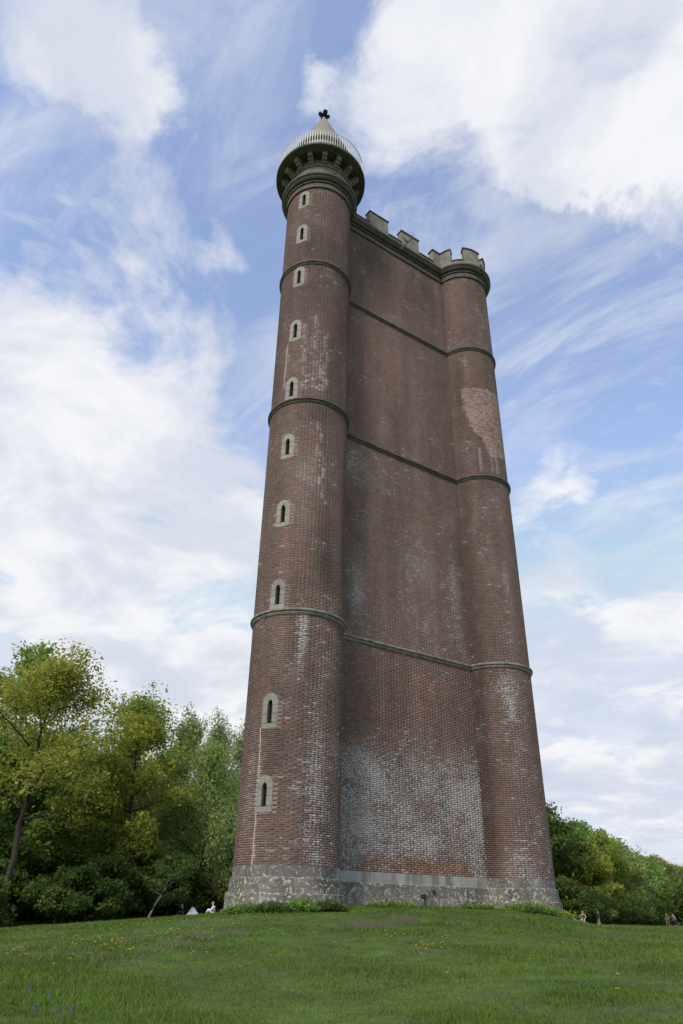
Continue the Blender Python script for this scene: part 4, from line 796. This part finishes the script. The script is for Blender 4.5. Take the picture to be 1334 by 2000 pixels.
# ------------------------------------------------------------------ grass
def in_tower(x, y):
    m_ = (np.hypot(x - TA[0], y - TA[1]) < RA + .2) | (np.hypot(x - TB[0], y - TB[1]) < RB + .2) | (np.hypot(x - TCn[0], y - TCn[1]) < 2.1)
    rel = np.c_[x - TA[0], y - TA[1]]; t = rel @ WT; o = rel @ WN; return m_ | ((t > 0) & (t < AB) & (o < WOFF + .2) & (o > -9.8) & (y < 42) & (x > -2.2))
def make_grass(n, seed):
    rng = np.random.default_rng(seed); D = np.exp(rng.uniform(math.log(7.2), math.log(125), n)); keep = rng.random(n) < np.where(D > 40, .45, 1.0); D = D[keep]; n = len(D)
    a = np.radians(rng.uniform(-47, 47, n)); x = D * np.sin(a); y = D * np.cos(a)
    # clumping
    cl = fbm(x * 2.3, y * 2.3, 55, 3); keep = (rng.random(n) < .35 + 1.1 * cl) & ~in_tower(x, y) & (rng.random(n) > soilness(x, y) * .85); x, y, D = x[keep], y[keep], D[keep]; cl = cl[keep]; n = len(x)
    z = tz(x, y) - .01; lush = fbm(x * .6, y * .6, 66, 3); h = (.038 + .062 * sstep(.35, .75, lush)) * rng.uniform(.45, 1.25, n) * (1 + .002 * (D - 8)); w = .0042 * (D / 8) ** .85 * rng.uniform(.7, 1.4, n)
    near = np.hypot(x - TA[0], y - TA[1]) < RA + .9; rel = np.c_[x - TA[0], y - TA[1]]; t = rel @ WT; o = rel @ WN; near |= ((t > 0) & (t < AB + 1) & (o > 0) & (o < WOFF + .7)); h = np.where(near, h * 1.9, h)
    az = rng.uniform(0, 6.28, n); dx, dy = np.cos(az), np.sin(az); lean = rng.normal(0, .45, (n, 2)) * h[:, None]
    V = np.zeros((n, 3, 3)); V[:, 0] = np.c_[x - dx * w, y - dy * w, z]; V[:, 1] = np.c_[x + dx * w, y + dy * w, z]; V[:, 2] = np.c_[x + lean[:, 0], y + lean[:, 1], z + h]
    c = turf(x, y) * rng.uniform(.75, 1.5, (n, 1)); c = c * np.array([1.15, 1.2, 1.0]); dry = rng.random(n) < .05; c[dry] = np.array([.19, .18, .08]); 
    return poly_mesh('grass', V.reshape(-1, 3), np.arange(n * 3).reshape(n, 3), False, {'col': np.c_[c, np.ones(n)]})
g = link('grass', make_grass(800000, 3), M['grass']); tag(g, 'short green meadow grass covering the slope in front of the tower', 'grass', kind='stuff')

# ------------------------------------------------------------------ weeds at the plinth
def weed(u, D, w, h, seed, pal, label, n=5000, leaf=.035, depth=.5, flowers=0, side=None, pos=None):
    p = at(u, D) if pos is None else pos; rng = np.random.default_rng(seed); k = 60; C = np.c_[rng.uniform(-w, w, k), rng.uniform(-depth, depth, k), np.zeros(k)]
    hh = h * (1 - (C[:, 0] / w) ** 2 * .6) * rng.uniform(.6, 1.1, k); C[:, 2] = hh * .55
    wood = MB()
    for c_, q in zip(C, hh): wood.tube([(c_[0], c_[1], -.05), (c_[0] + rng.normal(0, .03), c_[1], q)], [.006, .003], 3, False)
    lo, hi = PAL[pal]; r_ = rng.random((k, 1)); cols = np.array(lo) * (1 - r_) + np.array(hi) * r_
    V, Fs, cl = leaves(C, np.c_[np.full(k, w * .10), np.full(k, .12), hh * .30], n // k, leaf, cols, rng)
    e = empty('weed_clump', (p[0], p[1], tz1(*p)), side or 0.0); tag(e, label, 'weeds', 'weeds growing along the plinth')
    wood.build('stems', M['green'], e)['kind'] = 'stuff'; link('leaves', poly_mesh('leaves', V, Fs, False, {'col': cl}), M['leaf'], e)
    if flowers:
        fm = MB()
        for i in range(flowers):
            q = C[rng.integers(k)] + rng.normal(0, 1, 3) * [w * .12, .1, 0]; z = h * rng.uniform(.6, 1.15); s_ = .016
            fm.add([(q[0] - s_, q[1], z), (q[0], q[1] - s_, z + .01), (q[0] + s_, q[1], z), (q[0], q[1] + s_, z + .01), (q[0], q[1], z + .03), (q[0], q[1], z - .025)], [(0, 1, 4), (1, 2, 4), (2, 3, 4), (3, 0, 4), (1, 0, 5), (2, 1, 5), (3, 2, 5), (0, 3, 5)])
        o = fm.build('flower_heads', M['yellow'], e); o['kind'] = 'stuff'
wd = math.atan2(WT[1], WT[0])
weed(488, 26.6, .85, .28, 1, 'green', 'nettle clump against the left foot of the left turret')
weed(535, 26.2, .6, .28, 2, 'bush', 'nettle clump below the lowest slit window')
weed(590, 26.2, .55, .36, 3, 'green', 'tallest nettle clump in front of the left turret')
weed(640, 26.6, .6, .30, 4, 'bush', 'low weeds near the corner of turret and wall')
weed(0, 0, .9, .2, 5, 'green', 'low yellow flowering weeds at the middle of the plinth', flowers=26, side=wd, pos=TA + WT * 4.3 + WN * (WOFF + .45), n=2500)
weed(0, 0, .8, .2, 6, 'green', 'low yellow flowering weeds near the right turret corner', flowers=30, side=wd, pos=TA + WT * 8.6 + WN * (WOFF + .5), n=2500)
weed(0, 0, 1.1, .36, 7, 'green', 'tall yellow flowering weeds at the foot of the right turret', flowers=34, side=.0, pos=TB + np.array([.0, -2.4]), n=4500)
weed(0, 0, .55, .24, 8, 'olive', 'rough dry weeds at the right corner of the plinth', flowers=10, side=.6, pos=TB + np.array([1.5, -2.0]), n=2200)

# ------------------------------------------------------------------ flowers in the meadow
def fl_mesh():
    st = MB().tube([(0, 0, -.02), (.01, 0, .08), (0, .005, .15)], .0035, 4, False).mesh('stem'); st.materials.append(M['green'])
    b = MB()
    for i in range(5):
        a = i * 1.2566; ca, sa = math.cos(a), math.sin(a); T_ = lambda r, s, z: (r * ca - s * sa, r * sa + s * ca, z)
        b.add([T_(0, 0, .15), T_(.016, -.011, .158), T_(.028, 0, .172), T_(.016, .011, .158)], [(0, 1, 2, 3)])
    bl = b.mesh('petals'); bl.materials.append(M['yellow']); return st, bl
stm, ptm = fl_mesh(); rf = np.random.default_rng(12)
fc = [(60, 1825, 20, 5, 8), (30, 1872, 22, 7, 8), (110, 1870, 45, 9, 12), (190, 1858, 40, 8, 14), (175, 1848, 25, 6, 6), (210, 1848, 20, 5, 10), (250, 1832, 25, 6, 8), (300, 1826, 30, 7, 14), (330, 1846, 35, 5, 8), (360, 1836, 25, 7, 8), (390, 1830, 25, 7, 10), (255, 1868, 8, 2, 4), (265, 1883, 4, 2, 2), (360, 1876, 20, 2, 4), (540, 1826, 20, 6, 6), (450, 1815, 15, 6, 4), (485, 1846, 10, 2, 3), (610, 1825, 20, 8, 4), (640, 1850, 15, 8, 2), (470, 1901, 2, 1, 1), (465, 1878, 3, 2, 2),
      (735, 1825, 15, 5, 5), (762, 1838, 12, 5, 4), (835, 1860, 14, 8, 14), (870, 1848, 16, 9, 7), (890, 1855, 10, 5, 4), (740, 1838, 10, 3, 4), (960, 1835, 25, 4, 3), (1038, 1883, 3, 2, 1), (1210, 1924, 2, 1, 1), (1209, 1950, 2, 1, 1), (873, 1918, 2, 1, 1), (1100, 1840, 60, 10, 4)]
for (u, v, su, sv, n_) in fc:
    for _ in range(n_):
        h = ground_hit(u + rf.normal(0, su), v + rf.normal(0, sv) + 2)
        if h is None or h[1] > 60 or in_tower(np.array([h[0][0]]), np.array([h[0][1]]))[0]: continue
        e = empty('buttercup', tuple(h[0]), rf.uniform(0, 6.28)); s_ = rf.uniform(.75, 1.15); e.scale = (s_, s_, s_ * rf.uniform(.7, 1.1)); tag(e, 'small yellow buttercup standing in the meadow grass', 'flower', 'buttercups scattered in the meadow')
        link('stem', stm, None, e); link('petals', ptm, None, e)
b = MB()
for i in range(9):
    a = i * 2.4; z = .12 + i * .018; r = .02 - i * .0012; b.tube([(math.cos(a) * .004, math.sin(a) * .004, z + .008), (math.cos(a) * r, math.sin(a) * r, z - .002), (math.cos(a) * (r + .006), math.sin(a) * (r + .006), z - .016)], [.005, .010, .013], 5, False)
bb = b.mesh('bells'); bb.materials.append(M['violet']); bs = MB().tube([(0, 0, -.02), (0, 0, .15), (.012, 0, .29)], [.005, .005, .002], 4, False).mesh('stem'); bs.materials.append(M['green'])
for (u, v, lab) in ((54, 1950, 'largest bluebell spike in the lower left grass'), (92, 1962, 'bluebell between the largest one and the group at the lower border'), (60, 1990, 'bluebell at the bottom left of its group'), (104, 1990, 'bluebell in the group at the lower left border'), (120, 1994, 'bluebell in the group at the lower left border'), (136, 1993, 'bluebell in the group at the lower left border'), (132, 1908, 'farthest bluebell above the lower left group'), (140, 1918, 'bluebell just below the farthest one'), (1020, 1984, 'lone bluebell in the lower right grass')):
    h = ground_hit(u, v)
    for q in range(1):
        e = empty('bluebell', (h[0][0] + q * .05, h[0][1] + q * .03, h[0][2]), q * 2.0); e.scale = (.45, .45, .5); tag(e, lab, 'flower', 'bluebells in the meadow'); link('stem', bs, None, e); link('bells', bb, None, e)
print('plants done')

# ------------------------------------------------------------------ people
def skin_mesh(name, chains, sub=1):
    """chains: list of polylines [(x,y,z,r),...]; shared points are merged; grown with a Skin modifier and baked"""
    V, Rr, E, key = [], [], [], {}
    for ch in chains:
        prev = None
        for p in ch:
            k = tuple(round(c, 4) for c in p[:3])
            if k not in key: key[k] = len(V); V.append(p[:3]); Rr.append(p[3])
            i = key[k]
            if prev is not None and prev != i: E.append((prev, i))
            prev = i
    me = bpy.data.meshes.new(name + '_skeleton'); me.from_pydata(V, E, []); o = bpy.data.objects.new('tmp', me); COL.objects.link(o)
    md = o.modifiers.new('s', 'SKIN'); md.use_smooth_shade = True; ly = me.skin_vertices[0].data if me.skin_vertices else None
    if ly is None: raise RuntimeError('no skin layer')
    for i, r in enumerate(Rr): ly[i].radius = (r, r)
    ly[0].use_root = True
    if sub: o.modifiers.new('d', 'SUBSURF').levels = sub
    bpy.context.view_layer.update(); dg = bpy.context.evaluated_depsgraph_get(); out = bpy.data.meshes.new_from_object(o.evaluated_get(dg)); out.name = name
    bpy.data.objects.remove(o); return out
def head_mesh(c, r, d=(0, -1, 0)):
    """points for a head blob with face: returned as an MB"""
    b = MB(); V = []; nl, nm = 9, 12; d = np.array(d, float); d /= np.linalg.norm(d); side = np.cross(d, (0, 0, 1)); side /= np.linalg.norm(side); up = np.cross(side, d)
    for i in range(nl + 1):
        th = math.pi * i / nl
        for j in range(nm):
            ph = 2 * math.pi * j / nm; x = math.sin(th) * math.cos(ph); y = math.sin(th) * math.sin(ph); z = math.cos(th)
            w = 1 - .22 * max(0, -z); q = r * np.array([x * .95 * w, y * .8 * w, z * 1.22])
            if x > .85 and abs(z + .05) < .25: q[0] += r * .22          # nose
            if x > .7 and .1 < z < .45 and abs(y) > .2: q[0] -= r * .10  # eye sockets
            V.append(np.array(c) + d * q[0] + side * q[1] + up * q[2])
    return b.add(V, [(i * nm + j, (i + 1) * nm + j, (i + 1) * nm + (j + 1) % nm, i * nm + (j + 1) % nm) for i in range(nl) for j in range(nm)])
def hand_mb(p, d, s=1.0):
    b = MB(); d = np.array(d, float); d /= np.linalg.norm(d); sd = np.cross(d, (0, 0, 1)) if abs(d[2]) < .9 else np.cross(d, (1, 0, 0)); sd /= np.linalg.norm(sd); nn_ = np.cross(sd, d); p = np.array(p, float)
    b.tube([p - d * .02, p + d * .05 * s, p + d * .09 * s], [.022, .034, .034], 6)
    for i, L_ in enumerate((.065, .078, .072, .055)):
        o_ = p + d * .085 * s + sd * (i - 1.5) * .018; b.tube([o_, o_ + d * L_ * .5, o_ + d * L_ * .85 + nn_ * .02], [.009, .0085, .007], 5)
    o_ = p + d * .03 * s - sd * .03; b.tube([o_, o_ + d * .03 - sd * .02, o_ + d * .06 - sd * .025], [.010, .009, .008], 5); return b
def join(name, meshes, m_):
    V, Fs = [], []
    for me in meshes:
        b = len(V); V += [tuple(v.co) for v in me.vertices]; Fs += [tuple(i + b for i in p.vertices) for p in me.polygons]
    me = bpy.data.meshes.new(name); me.from_pydata(V, [], Fs); me.update(); me.polygons.foreach_set('use_smooth', np.ones(len(me.polygons), dtype=bool)); me.materials.append(m_); return me
def person(x, y, z, rz, scale, label, J, top, bottom, hair, sleeves, legcover, group=None, shoes=True):
    """J: joints. Local frame: faces -Y. top/bottom/hair: materials"""
    e = empty('person', (x, y, z), rz); e.scale = (scale,) * 3; tag(e, label, 'person', group)
    pe, ch, nk, hd = J['pelvis'], J['chest'], J['neck'], J['head']; r4 = lambda p, r: (*p, r)
    mid = tuple((a + b) / 2 for a, b in zip(pe, ch))
    chains = [[r4(pe, .13), r4(mid, .12), r4(ch, .145), r4(nk, .055), r4(hd, .06)]]; ends = []
    for s in ('l', 'r'):
        sh, el, wr, hp, kn, an, toe = J['sh' + s], J['el' + s], J['wr' + s], J['hip' + s], J['kn' + s], J['an' + s], J['toe' + s]
        chains.append([r4(ch, .145), r4(sh, .062), r4(el, .042), r4(wr, .028)]); chains.append([r4(pe, .13), r4(hp, .095), r4(kn, .062), r4(an, .04), r4(toe, .03)])
        dv = np.array(wr) - np.array(el); ends.append(hand_mb(wr, J.get('hd' + s, dv)).mesh('h'))
    body = skin_mesh('body', chains, 1); hm = head_mesh(hd, .098, J['look']).mesh('head')
    link('body', join('body', [body, hm] + ends, M['skin']), None, e)
    k = 1.16; tc_ = [[r4(pe, .145), r4(mid, .14), r4(ch, .165), r4(tuple(a * .45 + b * .55 for a, b in zip(ch, nk)), .085)]]
    for s in ('l', 'r'):
        sh, el, wr = np.array(J['sh' + s]), np.array(J['el' + s]), np.array(J['wr' + s]); c_ = [r4(ch, .165), r4(tuple(sh), .078)]
        if sleeves > 0: c_.append(r4(tuple(sh + (el - sh) * min(1, sleeves)), .060))
        if sleeves > 1: c_.append(r4(tuple(el + (wr - el) * (sleeves - 1)), .045))
        tc_.append(c_)
    m1 = skin_mesh('shirt', tc_, 1); m1.materials.append(top); link('shirt', m1, None, e)
    bc_ = []
    for s in ('l', 'r'):
        hp, kn, an = np.array(J['hip' + s]), np.array(J['kn' + s]), np.array(J['an' + s]); c_ = [r4(tuple(np.array(pe) - [0, 0, .0]), .148), r4(tuple(hp), .112), r4(tuple(hp + (kn - hp) * min(1, legcover)), .085)]
        if legcover > 1: c_.append(r4(tuple(kn + (an - kn) * (legcover - 1)), .06))
        bc_.append(c_)
    m2 = skin_mesh('trousers', bc_, 1); m2.materials.append(bottom); link('shorts' if legcover <= 1 else 'trousers', m2, None, e)
    d = np.array(J['look'], float); d /= np.linalg.norm(d); hb = MB(); hc = np.array(hd) - d * .018 + np.array([0, 0, .022]); hb = head_mesh(hc, .104, d); hb.v = [v if (np.dot(np.array(v) - hc, d) < .045 or v[2] > hc[2] + .055) else tuple(hc + (np.array(v) - hc) * .5) for v in hb.v]
    hb.build('hair', hair, e, True)
    if shoes:
        for s in ('l', 'r'):
            a, t = np.array(J['an' + s]), np.array(J['toe' + s]); MB().tube([a - (t - a) * .35 - [0, 0, .03], (a + t) / 2 - [0, 0, .02], t + (t - a) * .2 - [0, 0, .0]], [.045, .05, .032], 8).build('shoe', M['shoe'], e, True)
    return e
def stand(stride=0.0):
    return dict(pelvis=(0, 0, .93), chest=(0, -.02, 1.32), neck=(0, -.03, 1.47), head=(0, -.06, 1.61), look=(0, -1, -.15), shl=(-.19, 0, 1.38), shr=(.19, 0, 1.38), ell=(-.24, .02, 1.10), elr=(.24, .02, 1.10), wrl=(-.24, -.08, .87), wrr=(.24, -.08, .87),
                hipl=(-.09, 0, .88), hipr=(.09, 0, .88), knl=(-.10, -.02 - stride * .5, .48), knr=(.10, .0 + stride * .3, .48), anl=(-.10, -stride * .6, .08), anr=(.10, .04 + stride * .8, .08), toel=(-.11, -.16 - stride * .6, .03), toer=(.12, -.12 + stride * .8, .03))
def feet(u, v, D): p = at(u, D); return p[0], p[1], tz1(*p)
# standing man in blue, turned to the left, hands at his chest
J = stand(.04); J.update(ell=(-.22, -.12, 1.12), elr=(.22, -.12, 1.12), wrl=(-.07, -.33, 1.20), wrr=(.07, -.33, 1.20), hdl=(.2, -.6, .4), hdr=(-.2, -.6, .4), look=(0, -1, -.3))
x, y, z = feet(1168, 1803, 97); pr_ = person(x, y, z, math.radians(-70), .98, 'person standing in a pale blue shirt and slate shorts, hands raised to the chest', J, M['cloth_blue'], M['cloth_slate'], M['hair_fair'], 1.0, .98)
w_ = Vector((x, y, z)) + Matrix.Rotation(math.radians(-70), 3, 'Z') @ Vector((0, -.40, 1.22)); mb = MB(); mb.tube([(w_.x, w_.y, w_.z - .05), (w_.x, w_.y, w_.z + .02), (w_.x, w_.y, w_.z + .06)], [.032, .035, .035], 10); tag(mb.build('drink_cup', M['cloth_white'], None, True), 'small pale cup held by the standing person in blue', 'cup')
# seated person facing the camera on a low stool
J = dict(pelvis=(0, 0, .42), chest=(0, -.06, .80), neck=(0, -.10, .95), head=(0, -.14, 1.09), look=(0, -1, -.25), shl=(-.19, -.04, .86), shr=(.19, -.04, .86), ell=(-.30, -.10, .62), elr=(.30, -.10, .62), wrl=(-.17, -.34, .52), wrr=(.17, -.34, .52),
         hipl=(-.10, -.03, .42), hipr=(.10, -.03, .42), knl=(-.13, -.44, .46), knr=(.13, -.44, .46), anl=(-.12, -.47, .08), anr=(.12, -.47, .08), toel=(-.13, -.62, .04), toer=(.13, -.62, .04), hdl=(.4, -.6, -.2), hdr=(-.4, -.6, -.2))
x, y, z = feet(1138.5, 1804, 93); person(x, y, z, math.radians(-17), 1.0, 'person with bare arms and legs in a dark top sitting on a low stool', J, M['cloth_dark'], M['cloth_dark'], M['hair_grey'], 0, .45)
st = empty('folding_stool', (x, y, z), math.radians(-17)); tag(st, 'low dark folding stool under the sitting person in the dark top', 'stool')
MB().box((0, .02, .285), (.19, .17, .012)).build('seat', M['cloth_dark'], st)
for sx in (-1, 1):
    for sy in (-1, 1): MB().tube([(sx * .17, sy * .15, .28), (sx * .19, -sy * .17, -.02)], .013, 6).build('leg', M['iron'], st)
# reclining person, propped on the elbows, legs to the right
J = dict(pelvis=(0, 0, .14), chest=(0, .36, .38), neck=(0, .44, .52), head=(0, .46, .66), look=(0, -1, -.2), shl=(-.19, .38, .42), shr=(.19, .38, .42), ell=(-.27, .52, .18), elr=(.27, .52, .18), wrl=(-.24, .34, .05), wrr=(.24, .34, .05),
         hipl=(-.10, -.03, .14), hipr=(.10, -.03, .14), knl=(-.11, -.36, .42), knr=(.12, -.42, .14), anl=(-.11, -.66, .08), anr=(.12, -.84, .08), toel=(-.12, -.80, .05), toer=(.13, -.90, .18))
x, y, z = feet(1128, 1803, 88); person(x, y, z, math.radians(78), 1.05, 'person with white hair lying back on the grass beside the plinth, knees half drawn up', J, M['cloth_pink'], M['cloth_grey'], M['hair_white'], .6, 1.8)
# two distant walkers
J = stand(.30); J.update(ell=(-.30, .05, 1.12), wrl=(-.33, -.05, .92)); x, y, z = feet(1302, 1808, 142); person(x, y, z, math.radians(-60), 1.0, 'distant walker in a navy top with bare legs at the right edge', J, M['cloth_navy'], M['cloth_dark'], M['hair_grey'], .6, .6, 'distant walkers')
J = stand(.12); J.update(chest=(0, -.16, 1.26), neck=(0, -.26, 1.38), head=(0, -.34, 1.50), shl=(-.19, -.14, 1.32), shr=(.19, -.14, 1.32), look=(0, -1, -.4)); x, y, z = feet(1316, 1808, 142); person(x, y, z, math.radians(-50), 1.0, 'distant stooping walker with white hair and a mauve jacket', J, M['cloth_mauve'], M['cloth_dark'], M['hair_white'], 1.8, 1.9, 'distant walkers')
# person sitting sideways by the tower's left foot
J = dict(pelvis=(0, 0, .14), chest=(0, -.02, .56), neck=(0, -.05, .71), head=(0, -.09, .85), look=(0, -1, -.3), shl=(-.19, -.01, .62), shr=(.19, -.01, .62), ell=(-.24, -.12, .38), elr=(.24, -.12, .38), wrl=(-.16, -.36, .38), wrr=(.16, -.36, .38),
         hipl=(-.10, -.03, .14), hipr=(.10, -.03, .14), knl=(-.12, -.42, .46), knr=(.13, -.40, .44), anl=(-.12, -.62, .09), anr=(.13, -.60, .09), toel=(-.13, -.76, .05), toer=(.14, -.74, .05))
x, y, z = feet(416, 1779, 62); e = person(x, y, z, math.radians(-100), .95, 'person in white with a dark strap sitting on the grass left of the tower', J, M['cloth_white'], M['cloth_white'], M['hair_grey'], 1.6, 1.7)
MB().tube([(-.02, .15, .72), (.12, .13, .50), (.17, .05, .30)], .022, 5).build('strap', M['cloth_navy'], e)
# dark dressed person half hidden and the white cloth shelter
x, y, z = feet(355, 1787, 66); person(x, y, z, math.radians(-30), .85, 'dark dressed person sitting low beside the white cloth shelter', J, M['cloth_dark'], M['cloth_dark'], M['hair_grey'], 1.8, 1.9)
x, y, z = feet(377, 1786, 65); b = MB(); V = []; n = 14; rr = np.random.default_rng(2)
for k, (rw, hh) in enumerate(((1.0, -.03), (.82, .08), (.55, .26), (.30, .48), (.12, .60), (.0, .62))):
    for i in range(n): a = 2 * math.pi * i / n; f = 1 + .10 * math.cos(3 * a + 1) + .05 * rr.normal(); V.append((.62 * rw * f * math.cos(a) + (-.10 * (1 - rw)), .42 * rw * f * math.sin(a), hh))
b.add(V, [(k * n + i, k * n + (i + 1) % n, (k + 1) * n + (i + 1) % n, (k + 1) * n + i) for k in range(5) for i in range(n)])
o = b.build('cloth_shelter', M['cloth_white'], None, True); o.location = (x, y, z); tag(o, 'small peaked white cloth shelter on the grass in front of the left wood', 'cloth')
print('all done', sum(len(o.data.polygons) for o in SC.objects if o.type == 'MESH'))
